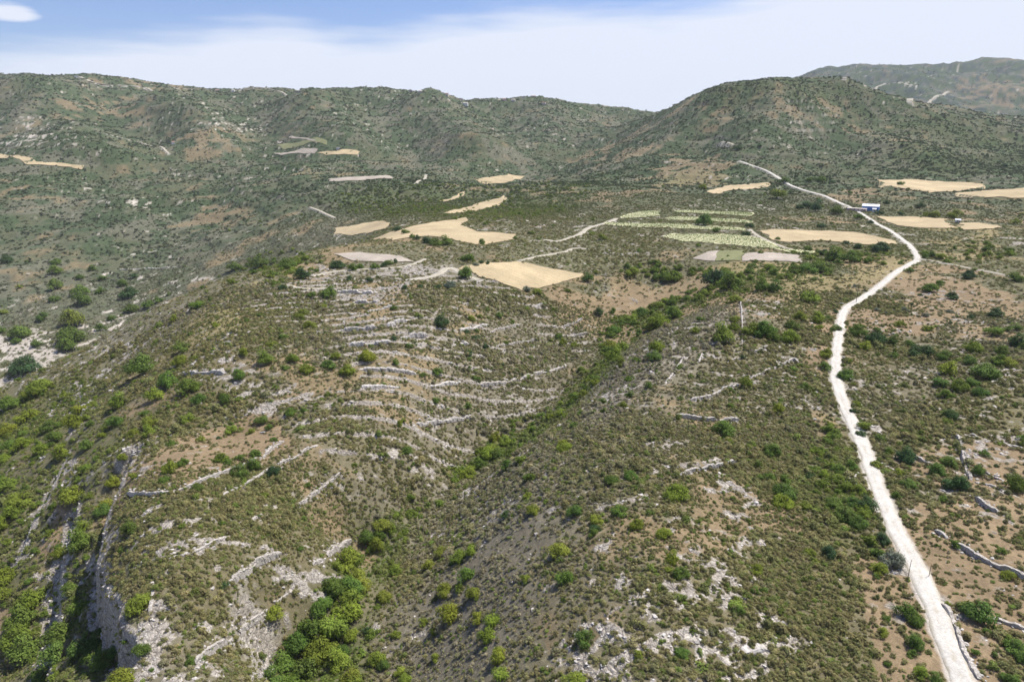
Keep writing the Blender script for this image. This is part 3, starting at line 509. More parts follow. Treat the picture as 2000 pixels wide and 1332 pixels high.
# cut and fill along roads and tracks
ROADM = np.zeros_like(G); ROADW = np.zeros_like(G); PATHS = []
for pts, hw in [(ROAD, 1.95), (ROAD_UP, 2.4)] + [(p, h) for p, h in TRACKS]:
    p = smooth_path(castp(pts), 1.5 if pts is ROAD else 4.0); z = sample(G0, p[:, 0], p[:, 1]); k = 9
    z = np.convolve(np.r_[[z[0]] * k, z, [z[-1]] * k], np.ones(2 * k + 1) / (2 * k + 1), 'valid')
    a, b = slices(p, 14); x, y = GX[a, b], GY[a, b]; dd, sd, st = dist_path(x, y, p)
    s = np.r_[0, np.cumsum(np.hypot(*np.diff(p, axis=0).T))]; zt = np.interp(st, s, z)
    w = 1 - sstep(hw + 0.6, hw + 5.5, dd); G[a, b] = G[a, b] * (1 - w) + zt * w
    G0[a, b] = G0[a, b] * (1 - w) + zt * w
    ROADM[a, b] = np.maximum(ROADM[a, b], 1 - sstep(hw - .1, hw + 0.9, dd + 0.6 * n4[a, b])); ROADW[a, b] = np.maximum(ROADW[a, b], 1 - sstep(hw + 1, hw + 4.5, dd)); PATHS.append((p, z, hw))
# fields lie even
FIELDM = np.zeros(G.shape, np.int8); FPOLY = []
jx = fbm(GX, GY, 22, 4, 31); jy = fbm(GX, GY, 22, 4, 32)
for i, pts in enumerate([f[0] for f in FIELDS] + VINES):
    p = castp(pts); FPOLY.append(p); a, b = slices(p, 20); m = pip(GX[a, b], GY[a, b], p)
    G[a, b] = np.where(m, G0[a, b] - 0.1, G[a, b]); FIELDM[a, b] = np.where(m, i + 1, FIELDM[a, b])
# limestone benches step down the spur
CM = {k: np.zeros(G.shape) for k in ('rock', 'soil', 'dry', 'grey', 'green', 'strata', 'dense')}
jamp = np.clip(RRf * 0.022, 1.5, 40)
QX = GX + jx * jamp; QY = GY + jy * jamp * 1.5
for kind, pts, s in Z:
    p = castp(pts); a, b = slices(p, 0.1 * np.hypot(*p.T).max()); m = pip(QX[a, b], QY[a, b], p)
    CM[kind][a, b] = np.maximum(CM[kind][a, b], m * s)
def blur(m, k):
    for _ in range(2):
        for ax in (0, 1):
            c = np.cumsum(np.concatenate([np.repeat(m.take([0], ax), k + 1, ax), m, np.repeat(m.take([-1], ax), k, ax)], ax), ax)
            n = m.shape[ax]; m = (c.take(range(2 * k + 1, 2 * k + 1 + n), ax) - c.take(range(0, n), ax)) / (2 * k + 1)
    return m
for k in CM: CM[k] = blur(CM[k], 9)
near_ = RRf < 700; bench = np.where(near_, 1.3, 15.0); fr = np.where(near_, (GY - .42 * GX + 5 * fbm(GX, GY, 70, 3, 81) + 1.2 * n15 + .5 * n4) / 11.0, (G0 + 1.3 * n15 + .3 * n4) / 15.0) % 1
lev = np.where(RRf < 700, CM['strata'], .35 * far) * (FIELDM == 0) * (ROADM < .1)
G = G + bench * (sstep(.76, .98, fr) - fr) * .8 * lev
strat = sstep(.78, .83, fr) * (1 - sstep(.97, 1, fr)) * np.where(near_, sstep(-.25, .15, fbm(GX, GY, 30, 3, 82)), 1)
# terrace walls: the ground steps down across each of them
WPATH = []
for c, hgt, lab, pts in WALLS:
    full = crop(c[0], c[1], pts); p = smooth_path(castp(full), 0.7, 2)
    q = p[len(p) // 2]; dv = p[min(len(p) // 2 + 2, len(p) - 1)] - p[len(p) // 2 - 2]; dv = dv / (np.hypot(*dv) + 1e-9); nrm = np.array([-dv[1], dv[0]])
    up = 1 if sample(G0, *(q + nrm * 5)) > sample(G0, *(q - nrm * 5)) else -1
    pp = resample(p, 3.0); a, b = slices(pp, 9); x, y = GX[a, b], GY[a, b]; dd, sd, st = dist_path(x, y, pp)
    ln = np.hypot(*np.diff(pp, axis=0).T).sum(); ef = sstep(0, 3, st) * sstep(0, 3, ln - st)
    G[a, b] += hgt * 0.42 * up * sd * np.where(dd < 8, sstep(0, .35, dd) * (1 - sstep(2, 8, dd)), 0) * ef * (1 - ROADW[a, b])
    WPATH.append((p, hgt, up))

# ------------------------------------------------------------------ ground cover
def uni(n): return 0.5 + 0.5 * np.tanh(n * 2.4)
wl_f = .55 * fbm(GX, GY, 9, 3, 41) + .75 * fbm(GX, GY, 2.6, 3, 45); wl_b = fbm(GX, GY, 26, 4, 42); big = fbm(GX, GY, 130, 4, 43); hue = fbm(GX, GY, 75, 3, 44)
wl_m = fbm(GX, GY, 11, 3, 46); fine = uni(np.where(RRf < 600, wl_f, 0.4 * wl_f + 0.8 * wl_m)); patch = uni(wl_b * .8 + .35 * big)
sl = np.zeros_like(G)
gy_ = (G[2:, :] - G[:-2, :]) / (RRf[2:, :] - RRf[:-2, :]); sl[1:-1] = np.abs(gy_)
gx_ = (G[:, 2:] - G[:, :-2]) / (RRf[:, 1:-1] * (TH[2:] - TH[:-2])[None]); sl[:, 1:-1] = np.hypot(sl[:, 1:-1], gx_)
steep = sstep(1.1, 1.8, sl) * (RRf > 75)
rockcov = np.clip(0.05 - .04 * far + .10 * CM['grey'] * (1 - far) + CM['rock'] * (.50 + .5 * strat) + strat * (CM['strata'] * .95 + .07 * far * (big > -.05)) + 0.10 * (big > .12) * (1 - .6 * far) - 0.3 * CM['green'] * (CM['rock'] == 0), 0, 1)
isrock = sstep(-0.06, 0.06, rockcov * 1.02 - fine) * (rockcov > 0.02)
isrock = np.maximum(isrock, np.maximum(steep * .9, sstep(.3, .6, ROCKF) * .95))
soilcov = np.clip(CM['soil'] * 1.05 + CM['dry'] * .8 + (0.15 - .06 * far) * (big < -.1) + .12 - .09 * far, 0, 1)
issoil = sstep(-0.10, 0.10, soilcov - patch)
greencov = np.clip(CM['green'] * .9 + 0.10 + 0.15 * (big > .2), 0, 1)
def C3(*c): return np.array(c)[None, None, :]
def lerp(a, b, t): return a * (1 - t[..., None]) + b * t[..., None]
alb = lerp(C3(.160, .138, .076), C3(.205, .180, .135), np.clip(uni(hue) * .7 + CM['grey'] * .8, 0, 1))
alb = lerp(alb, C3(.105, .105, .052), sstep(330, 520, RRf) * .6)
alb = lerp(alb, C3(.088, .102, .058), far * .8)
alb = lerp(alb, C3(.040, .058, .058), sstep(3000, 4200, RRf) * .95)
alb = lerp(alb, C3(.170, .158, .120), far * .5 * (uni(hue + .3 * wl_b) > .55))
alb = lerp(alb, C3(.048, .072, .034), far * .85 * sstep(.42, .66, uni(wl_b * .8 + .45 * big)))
alb = lerp(alb, C3(.085, .105, .034), np.clip(greencov * .9, 0, 1) * (1 - fine) )
soilc = lerp(C3(.250, .185, .110), C3(.250, .215, .100), np.clip(CM['dry'] * 1.3 + .3 * uni(hue) - .3 * CM['soil'], 0, 1))
alb = lerp(alb, soilc, issoil * (1 - .35 * far))
rockc = lerp(C3(.52, .47, .40), C3(.34, .30, .25), uni(n4 * 1.5))
alb = lerp(alb, rockc, isrock)
track = C3(.56, .52, .46)
alb = lerp(alb, track, np.clip(ROADM, 0, 1) * .8)
alb = alb * (1 + 0.22 * (uni(n4) - .5) + 0.2 * (uni(wl_b) - .5))[..., None]
VEG = np.clip(0.98 - 0.72 * isrock * (1 - .0 * far) - 0.80 * issoil * np.clip(CM['soil'] * .95 + .2, 0, 1), 0.02, 1) * (FIELDM == 0) * (ROADM < .1)
DEN = CM['dense'] * (1 - isrock)
VEG = np.maximum(.68 * VEG, 0) * (1 - DEN) + VEG * DEN
VEG = VEG * np.clip(0.36 + 1.4 * uni(n15 * 1.3 + wl_b * .6) + .8 * DEN, 0, 1)

# the sheet itself
co = np.stack([GX, GY, G], -1).reshape(-1, 3).astype(np.float32)
idx = np.arange(NR * NC).reshape(NR, NC)
q = np.stack([idx[:-1, :-1], idx[:-1, 1:], idx[1:, 1:], idx[1:, :-1]], -1).reshape(-1, 4).astype(np.int32)
def mesh_from(name, co, q, smooth=True):
    me = bpy.data.meshes.new(name); k = q.shape[1]
    me.vertices.add(len(co)); me.vertices.foreach_set('co', np.ascontiguousarray(co, np.float32).ravel())
    me.loops.add(q.size); me.loops.foreach_set('vertex_index', np.ascontiguousarray(q, np.int32).ravel())
    me.polygons.add(len(q)); me.polygons.foreach_set('loop_start', np.arange(0, q.size, k, dtype=np.int32))
    me.update(calc_edges=True)
    me.polygons.foreach_set('use_smooth', np.full(len(q), smooth)); return me
def set_col(me, name, c, dom='POINT'):
    at = me.attributes.new(name, 'FLOAT_COLOR', dom); at.data.foreach_set('color', np.c_[c.reshape(-1, 3), np.ones(c.size // 3)].astype(np.float32).ravel())

def new_mat(name):
    m = bpy.data.materials.new(name); m.use_nodes = True; t = m.node_tree; t.nodes.clear()
    o = t.nodes.new('ShaderNodeOutputMaterial'); b = t.nodes.new('ShaderNodeBsdfPrincipled'); b.inputs['Roughness'].default_value = 1.0
    b.inputs['Specular IOR Level'].default_value = 0.15
    t.links.new(b.outputs[0], o.inputs[0]); return m, t, b, o
def nd(t, ty, ins=None, **k):
    n = t.nodes.new(ty)
    for a, b in k.items(): setattr(n, a, b)
    for a, b in (ins or {}).items():
        if isinstance(b, bpy.types.NodeSocket): t.links.new(b, n.inputs[a])
        else: n.inputs[a].default_value = b
    return n
def noise_n(t, vec, sc, det=4, rough=.6): return nd(t, 'ShaderNodeTexNoise', {'Vector': vec, 'Scale': sc, 'Detail': det, 'Roughness': rough}).outputs['Fac']
def mrange(t, v, a, b, c, d): return nd(t, 'ShaderNodeMapRange', {0: v, 1: a, 2: b, 3: c, 4: d}).outputs[0]
def mul(t, a, b, op='MULTIPLY'): return nd(t, 'ShaderNodeMath', {0: a, 1: b}, operation=op).outputs[0]
def tinted(t, col, fac):   # colour times a grey factor
    return nd(t, 'ShaderNodeVectorMath', {0: col, 3: fac}, operation='SCALE').outputs[0]
M = {}
def ground_mat(name, base=None, attr=None, sc=(0.5, 3.0), var=(.72, 1.28), bump=.35, furrow=0):
    m, t, b, o = new_mat(name)
    pos = nd(t, 'ShaderNodeNewGeometry').outputs['Position']
    col = nd(t, 'ShaderNodeAttribute', attribute_name=attr).outputs['Color'] if attr else nd(t, 'ShaderNodeRGB').outputs[0]
    if not attr: col.default_value = (*base, 1)
    n1 = noise_n(t, pos, sc[0], 6, .7); n2 = noise_n(t, pos, sc[1], 4, .7)
    f = mul(t, mrange(t, n1, .3, .7, *var), mrange(t, n2, .3, .7, .8, 1.2))
    hgt = mul(t, n1, n2, 'ADD')
    if attr:
        rk = nd(t, 'ShaderNodeAttribute', attribute_name='rocky').outputs['Fac']
        wp = nd(t, 'ShaderNodeVectorMath', {0: pos, 1: nd(t, 'ShaderNodeVectorMath', {0: nd(t, 'ShaderNodeTexNoise', {'Vector': pos, 'Scale': .7, 'Detail': 3}).outputs['Color'], 3: 1.4}, operation='SCALE').outputs[0]}, operation='ADD').outputs[0]
        wp = nd(t, 'ShaderNodeVectorMath', {0: wp, 1: (1, 1, 1.7)}, operation='MULTIPLY').outputs[0]
        e1 = nd(t, 'ShaderNodeTexVoronoi', {'Vector': wp, 'Scale': .55}, feature='DISTANCE_TO_EDGE').outputs[0]; e2 = nd(t, 'ShaderNodeTexVoronoi', {'Vector': wp, 'Scale': 1.7}, feature='DISTANCE_TO_EDGE').outputs[0]
        cell = nd(t, 'ShaderNodeSeparateColor', {0: nd(t, 'ShaderNodeTexVoronoi', {'Vector': wp, 'Scale': 1.7}).outputs['Color']}).outputs[0]
        cr = mul(t, mul(t, mrange(t, e1, .0, .10, .45, 1), mrange(t, e2, 0, .09, .7, 1)), mrange(t, cell, 0, 1, .75, 1.2))
        mixf = nd(t, 'ShaderNodeMix', {0: rk, 2: 1.0, 3: cr}).outputs[0]
        f = mul(t, f, mixf)
        hgt = mul(t, hgt, mul(t, rk, mul(t, mrange(t, e1, 0, .3, 0, 2.2), mrange(t, e2, 0, .2, 0, .8), 'ADD')), 'ADD')
    if furrow:
        wv = nd(t, 'ShaderNodeTexWave', {'Vector': pos, 'Scale': furrow, 'Distortion': 2.5, 'Detail': 3, 'Detail Scale': .3}, bands_direction='DIAGONAL').outputs['Fac']
        f = mul(t, mul(t, f, mrange(t, wv, 0, 1, .965, 1.02)), mrange(t, noise_n(t, pos, .018, 4, .6), .35, .65, .84, 1.10))
    t.links.new(tinted(t, col, f), b.inputs['Base Color'])
    bp = nd(t, 'ShaderNodeBump', {'Height': hgt, 'Strength': bump, 'Distance': .6}); t.links.new(bp.outputs[0], b.inputs['Normal'])
    M[name] = m; return m
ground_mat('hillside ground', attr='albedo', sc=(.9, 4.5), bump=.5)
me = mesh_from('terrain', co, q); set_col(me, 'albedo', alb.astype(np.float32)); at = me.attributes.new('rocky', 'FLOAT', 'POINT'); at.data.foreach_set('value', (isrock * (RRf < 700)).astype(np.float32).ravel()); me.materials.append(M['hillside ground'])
tag(link('terrain', me), kind='structure')

# ------------------------------------------------------------------ fields, vineyards, roads: sheets laid on the land
ground_mat('stubble', (.445, .355, .215), sc=(.05, .9), var=(.82, 1.14), bump=.1, furrow=.09)
ground_mat('bare pale earth', (.38, .33, .27), sc=(.08, .9), var=(.8, 1.18), bump=.1, furrow=.12)
ground_mat('meadow grass', (.20, .205, .10), sc=(.08, .9), var=(.8, 1.2), bump=.1)
ground_mat('vineyard earth', (.52, .50, .30), sc=(.08, .9), var=(.85, 1.12), bump=.1)
ground_mat('white gravel', (.55, .52, .465), sc=(.35, 3.0), var=(.80, 1.10), bump=.25)
m = M['white gravel']; t = m.node_tree; bs = [n for n in t.nodes if n.type == 'BSDF_PRINCIPLED'][0]; old = bs.inputs['Base Color'].links[0].from_socket
pos = nd(t, 'ShaderNodeNewGeometry').outputs['Position']; u_ = mul(t, nd(t, 'ShaderNodeAttribute', attribute_name='across').outputs['Fac'], 1.0, 'ABSOLUTE')
ns = noise_n(t, pos, .55, 5, .7)
crown_ = mul(t, mrange(t, u_, .30, .12, 0, 1), mrange(t, ns, .48, .62, 0, .55)); edge_ = mul(t, mrange(t, u_, .62, 1.0, 0, 1), mrange(t, ns, .40, .60, .15, .8))
rut = mul(t, mrange(t, mul(t, mul(t, u_, .45, 'SUBTRACT'), 1.0, 'ABSOLUTE'), 0, .16, 1, 0), .0)
mxc = nd(t, 'ShaderNodeMix', {0: mul(t, crown_, edge_, 'MAXIMUM')}, data_type='RGBA'); t.links.new(old, mxc.inputs[6]); mxc.inputs[7].default_value = (.36, .31, .21, 1); t.links.new(mxc.outputs[2], bs.inputs['Base Color'])
ground_mat('dirt track', (.42, .38, .30), sc=(.2, 2.0), var=(.8, 1.12), bump=.2)
from mathutils.geometry import delaunay_2d_cdt
from mathutils import Vector
def sheet(name, p, mat, lift):
    r = np.hypot(*p.mean(0)); step = max(r * .006, 1.2)
    d_ = np.vstack([resample(np.array([p[i], p[(i + 1) % len(p)]]), step)[:-1] for i in range(len(p))])
    d_ = d_ + np.stack([fbm(d_[:, 0], d_[:, 1], step * 4, 2, 51), fbm(d_[:, 0], d_[:, 1], step * 4, 2, 52)], 1) * step * .9
    gx, gy = np.meshgrid(np.arange(d_[:, 0].min(), d_[:, 0].max(), step * 1.3), np.arange(d_[:, 1].min(), d_[:, 1].max(), step * 1.3))
    gx, gy = gx.ravel(), gy.ravel(); m = pip(gx, gy, d_); m &= dist_path(gx, gy, np.vstack([d_, d_[:1]]))[0] > step * .5
    al = np.vstack([d_, np.stack([gx[m], gy[m]], 1)])
    n = len(d_); vs, _, fs, *_ = delaunay_2d_cdt([Vector(v) for v in al], [(i, (i + 1) % n) for i in range(n)], [], 1, 1e-4)
    v = np.array([(a.x, a.y) for a in vs]); z = sample(G, v[:, 0], v[:, 1]) + lift
    f = np.array([list(a)[:3] for a in fs], int)
    A2 = (v[f[:, 1], 0] - v[f[:, 0], 0]) * (v[f[:, 2], 1] - v[f[:, 0], 1]) - (v[f[:, 2], 0] - v[f[:, 0], 0]) * (v[f[:, 1], 1] - v[f[:, 0], 1])
    f[A2 < 0] = f[A2 < 0][:, ::-1]
    me = mesh_from(name, np.c_[v, z], f); me.materials.append(mat); return tag(link(name, me), kind='structure')
KN = {'straw': ('stubble_field', 'stubble'), 'pale': ('bare_field', 'bare pale earth'), 'meadow': ('meadow', 'meadow grass')}
for i, p in enumerate(FPOLY):
    if i < len(FIELDS): nm, mt = KN[FIELDS[i][1]]
    else: nm, mt = 'vineyard_ground', 'vineyard earth'
    sheet(nm, p, M[mt], 0.25 + 0.0004 * np.hypot(*p.mean(0)))
def strip(name, p, z, hw, mat, lift, nx=9):
    dv = np.gradient(p, axis=0); dv /= np.hypot(*dv.T)[:, None]; nr = np.stack([-dv[:, 1], dv[:, 0]], 1)
    s = np.r_[0, np.cumsum(np.hypot(*np.diff(p, axis=0).T))]
    wl = hw * (1 + .16 * vnoise(s / 5, s * 0, 61) + .10 * vnoise(s / 1.7, s * 0, 62)); wr = hw * (1 + .16 * vnoise(s / 5, s * 0 + 5, 63) + .10 * vnoise(s / 1.7, s * 0, 64))
    u = np.r_[-1.12, np.linspace(-1, 1, nx - 2), 1.12]; off = np.where(u[None] < 0, u[None] * wr[:, None], u[None] * wl[:, None])
    v = p[:, None] + nr[:, None] * off[..., None]; zz = z[:, None] + lift + 0.06 * (1 - u[None] ** 2) - .12 * (np.abs(u[None]) > .99) - .07 * (mat is M['white gravel']) + 0 * off - .5 * (np.abs(u[None]) > 1.05)
    zz = zz - 0.03 * np.exp(-((np.abs(u[None]) - .45) / .12) ** 2)
    k = np.arange(len(p) * nx).reshape(len(p), nx); f = np.stack([k[:-1, 1:], k[:-1, :-1], k[1:, :-1], k[1:, 1:]], -1).reshape(-1, 4)
    me = mesh_from(name, np.c_[v.reshape(-1, 2), zz.ravel()], f); at = me.attributes.new('across', 'FLOAT', 'POINT'); at.data.foreach_set('value', np.broadcast_to(u[None], off.shape).astype(np.float32).ravel()); me.materials.append(mat); return tag(link(name, me), kind='structure')
for i, (p, z, hw) in enumerate(PATHS):
    r = np.hypot(*p.mean(0))
    strip('road' if i < 2 else 'dirt_track', p, z, hw, M['white gravel' if i < 2 else 'dirt track'], 0.12 + r * .0003)

# ------------------------------------------------------------------ plants
def leaf_mat(name, mode):
    m, t, b, o = new_mat(name)
    if mode == 'inst': c = nd(t, 'ShaderNodeAttribute', attribute_name='tint', attribute_type='INSTANCER').outputs['Color']
    else: c = nd(t, 'ShaderNodeObjectInfo').outputs['Color']
    pos = nd(t, 'ShaderNodeNewGeometry'); lv = nd(t, 'ShaderNodeAttribute', attribute_name='leafvar').outputs['Fac']
    n1 = noise_n(t, pos.outputs['Position'], .9, 3, .6)
    f = mul(t, mrange(t, lv, 0, 1, .62, 1.42), mrange(t, n1, .3, .7, .8, 1.2))
    cc = tinted(t, c, f)
    t.links.new(cc, b.inputs['Base Color']); b.inputs['Roughness'].default_value = .75
    tr_ = nd(t, 'ShaderNodeBsdfTranslucent', {'Color': cc}); mxs = nd(t, 'ShaderNodeMixShader', {0: .27}); t.links.new(b.outputs[0], mxs.inputs[1]); t.links.new(tr_.outputs[0], mxs.inputs[2]); t.links.new(mxs.outputs[0], o.inputs[0])
    M[name] = m; return m
leaf_mat('leaves of scattered plants', 'inst'); leaf_mat('leaves', 'obj')
m, t, b, o = new_mat('bark'); b.inputs['Base Color'].default_value = (.13, .10, .075, 1); M['bark'] = m
def crown_mesh(name, seed, lobes, per, leaf, mat, flat=.78, open_=0.0, base=.0):
    """a crown one unit across: leaf sized faces spread over uneven lobes, with gaps between them"""
    R = np.random.default_rng(seed); V = []; Fv = []; var = []
    cs = []
    for i in range(lobes):
        a = R.uniform(0, 2 * np.pi); rr = .315 * np.sqrt(R.uniform(0, 1)) * (1.15 if i else 0)
        cz = base + flat * (.15 + R.uniform(0, .45) * (1 - (rr / .42) ** 1.6)); s = R.uniform(.10, .24) * (1.25 if i == 0 else 1)
        cs.append((rr * math.cos(a), rr * math.sin(a), cz, s, R.uniform(0, 1)))
    for cx, cy, cz, s, lv in cs:
        n = int(per * (s / .2) ** 2); d3 = R.normal(size=(n, 3)); d3 /= np.linalg.norm(d3, axis=1)[:, None]
        d3[:, 2] = np.where(d3[:, 2] < -.35, -d3[:, 2], d3[:, 2])
        rad = s * (R.uniform(.55, 1.0, n) ** .3) * (1 + .28 * np.sin(d3[:, 0] * 7 + cx * 40) * np.cos(d3[:, 1] * 6 + cy * 30) + .12 * R.normal(size=n))
        c = np.array([cx, cy, cz]) + d3 * rad[:, None] * np.array([1, 1, .88]); c[:, 2] = np.maximum(c[:, 2], .015)
        nn = d3 + np.array([0, 0, .35]) + R.normal(size=(n, 3)) * .28; nn /= np.linalg.norm(nn, axis=1)[:, None]
        h = R.normal(size=(n, 3)); tx = np.cross(nn, h); tx /= np.linalg.norm(tx, axis=1)[:, None]; ty = np.cross(nn, tx)
        sz = leaf * R.uniform(.6, 1.3, n)[:, None]; k = len(V) and sum(len(x) for x in V)
        quad = np.stack([c - tx * sz * .6, c - ty * sz * .45, c + tx * sz * .75, c + ty * sz * .5], 1).reshape(-1, 3)
        V.append(quad); Fv.append(np.arange(n * 4).reshape(-1, 4) + k); var.append(np.repeat(np.clip(lv * .5 + R.uniform(0, .5, n), 0, 1), 4))
    me = mesh_from(name, np.vstack(V), np.vstack(Fv), False); at = me.attributes.new('leafvar', 'FLOAT', 'POINT'); at.data.foreach_set('value', np.concatenate(var).astype(np.float32))
    me.materials.append(mat); return me
def limb_mesh(name, seed):
    R = np.random.default_rng(seed); V = []; Q = []
    def tube(a, b, r1, r2, n=6, seg=4):
        a, b = np.array(a), np.array(b); dr = b - a; dr = dr / np.linalg.norm(dr); s_ = np.cross(dr, [.3, .9, .1]); s_ /= np.linalg.norm(s_); t_ = np.cross(dr, s_); k0 = len(V)
        bend = (s_ * R.uniform(-.04, .04) + t_ * R.uniform(-.04, .04))
        for i in range(seg + 1):
            u = i / seg; c = a + (b - a) * u + bend * math.sin(u * math.pi); r = r1 + (r2 - r1) * u
            for j in range(n): an = 2 * math.pi * j / n; V.append(c + (s_ * math.cos(an) + t_ * math.sin(an)) * r)
        for i in range(seg):
            for j in range(n): Q.append([k0 + i * n + j, k0 + i * n + (j + 1) % n, k0 + (i + 1) * n + (j + 1) % n, k0 + (i + 1) * n + j])
    fk = np.array([R.uniform(-.03, .03), R.uniform(-.03, .03), .2]); tube([0, 0, -.12], fk, .045, .03)
    for i in range(5):
        a = i * 1.256 + R.uniform(-.3, .3); tube(fk, [.26 * math.cos(a), .26 * math.sin(a), R.uniform(.38, .6)], .024, .006, 5)
    me = mesh_from(name, np.array(V), np.array(Q)); me.materials.append(M['bark']); return me
CROWNS = [crown_mesh('crown', 100 + i, 14 + i % 4 * 3, 230, .040, M['leaves'], flat=.78 + .05 * (i % 3)) for i in range(8)]
TRUNKS = [limb_mesh('trunk', 200 + i) for i in range(3)]
hidden = bpy.data.collections.new('plant sources')
def src(me, name, coll):
    o = bpy.data.objects.new(name, me); coll.objects.link(o); return o
c_shrub = bpy.data.collections.new('shrub sources'); c_tree = bpy.data.collections.new('bush sources'); c_rock = bpy.data.collections.new('stone sources'); c_far = bpy.data.collections.new('far bush sources')
LI = M['leaves of scattered plants']
for i in range(6): src(crown_mesh('shrub', 300 + i, 7, 46, .085, LI, flat=.42, base=0), 'shrub_%d' % i, c_shrub)
for i in range(6): src(crown_mesh('bush', 330 + i, 12, 120, .055, LI, flat=.68), 'bush_%d' % i, c_tree)
for i in range(5): src(crown_mesh('far_bush', 360 + i, 6, 22, .13, LI, flat=.62, base=0), 'far_bush_%d' % i, c_far)
def stone_mesh(seed):
    R = np.random.default_rng(seed); g = 4
    V = np.array([(x, y, z) for x in range(g) for y in range(g) for z in range(g) if 0 in (x, y, z) or g - 1 in (x, y, z)], float) / (g - 1) - .5
    import bmesh
    bm = bmesh.new(); bmesh.ops.create_cube(bm, size=1.0); bmesh.ops.subdivide_edges(bm, edges=bm.edges[:], cuts=2, use_grid_fill=True)
    ax = R.normal(size=(5, 3)); ax /= np.linalg.norm(ax, axis=1)[:, None]; cut = R.uniform(.36, .55, 5)
    for v in bm.verts:
        p = np.array(v.co) * np.array([1.2, .85, .6])
        for a_, c_ in zip(ax, cut):
            e = p @ a_ - c_
            if e > 0: p = p - a_ * e
        v.co = p + R.normal(size=3) * .035
    me = bpy.data.meshes.new('stone'); bm.to_mesh(me); bm.free(); me.materials.append(M['limestone']); return me
m, t, b, o = new_mat('limestone'); pos = nd(t, 'ShaderNodeNewGeometry').outputs['Position']; rn = nd(t, 'ShaderNodeObjectInfo').outputs['Random']
n1 = noise_n(t, pos, 1.1, 5, .65); cr = nd(t, 'ShaderNodeValToRGB', {0: n1}); cr.color_ramp.elements[0].position = .32; cr.color_ramp.elements[0].color = (.27, .245, .22, 1); cr.color_ramp.elements[1].position = .6; cr.color_ramp.elements[1].color = (.60, .56, .51, 1)
t.links.new(tinted(t, cr.outputs[0], mrange(t, rn, 0, 1, .75, 1.12)), b.inputs['Base Color']); bp = nd(t, 'ShaderNodeBump', {'Height': noise_n(t, pos, 5, 4), 'Strength': .6, 'Distance': .15}); t.links.new(bp.outputs[0], b.inputs['Normal']); M['limestone'] = m
for i in range(6): src(stone_mesh(400 + i), 'stone_%d' % i, c_rock)

def scatter(name, pts, size, tint, coll, zs=None, label=None, cat=None, group=None):
    me = bpy.data.meshes.new(name); n = len(pts); me.vertices.add(n); me.vertices.foreach_set('co', pts.astype(np.float32).ravel())
    at = me.attributes.new('sc', 'FLOAT_VECTOR', 'POINT'); zs = np.ones(n) if zs is None else zs; at.data.foreach_set('vector', np.c_[size, size * rng.uniform(.8, 1.2, n), size * zs].astype(np.float32).ravel())
    at = me.attributes.new('rot', 'FLOAT_VECTOR', 'POINT'); at.data.foreach_set('vector', np.c_[rng.uniform(-.15, .15, n), rng.uniform(-.15, .15, n), rng.uniform(0, 6.283, n)].astype(np.float32).ravel())
    at = me.attributes.new('pick', 'INT', 'POINT'); at.data.foreach_set('value', rng.integers(0, len(coll.objects), n).astype(np.int32))
    at = me.attributes.new('tint', 'FLOAT_COLOR', 'POINT'); at.data.foreach_set('color', np.c_[tint, np.ones(n)].astype(np.float32).ravel())
    ob = link(name, me); g = bpy.data.node_groups.new(name, 'GeometryNodeTree')
    g.interface.new_socket('Geometry', in_out='INPUT', socket_type='NodeSocketGeometry'); g.interface.new_socket('Geometry', in_out='OUTPUT', socket_type='NodeSocketGeometry')
    gi = g.nodes.new('NodeGroupInput'); go = g.nodes.new('NodeGroupOutput'); ip = g.nodes.new('GeometryNodeInstanceOnPoints'); ci = g.nodes.new('GeometryNodeCollectionInfo')
    ci.inputs['Collection'].default_value = coll; ci.inputs['Separate Children'].default_value = True; ci.inputs['Reset Children'].default_value = True
    def att(nm, ty):
        a = g.nodes.new('GeometryNodeInputNamedAttribute'); a.data_type = ty; a.inputs['Name'].default_value = nm; return a.outputs['Attribute']
    e2r = g.nodes.new('FunctionNodeEulerToRotation'); g.links.new(att('rot', 'FLOAT_VECTOR'), e2r.inputs[0])
    g.links.new(gi.outputs[0], ip.inputs['Points']); g.links.new(ci.outputs[0], ip.inputs['Instance']); ip.inputs['Pick Instance'].default_value = True
    g.links.new(att('pick', 'INT'), ip.inputs['Instance Index']); g.links.new(e2r.outputs[0], ip.inputs['Rotation']); g.links.new(att('sc', 'FLOAT_VECTOR'), ip.inputs['Scale'])
    g.links.new(ip.outputs[0], go.inputs[0]); md = ob.modifiers.new('scatter', 'NODES'); md.node_group = g
    return tag(ob, label, cat, group, kind='stuff')
HUES = {'g': (.110, .170, .030), 'y': (.185, .225, .030), 'd': (.060, .105, .036), 's': (.16, .18, .12)}
def band(r0, r1, dens, ang=43):
    A = math.radians(ang); n = int(dens * A * (r1 * r1 - r0 * r0)); th = rng.uniform(-A, A, n); r = np.sqrt(rng.uniform(r0 * r0, r1 * r1, n))
    return r * np.sin(th), r * np.cos(th), r
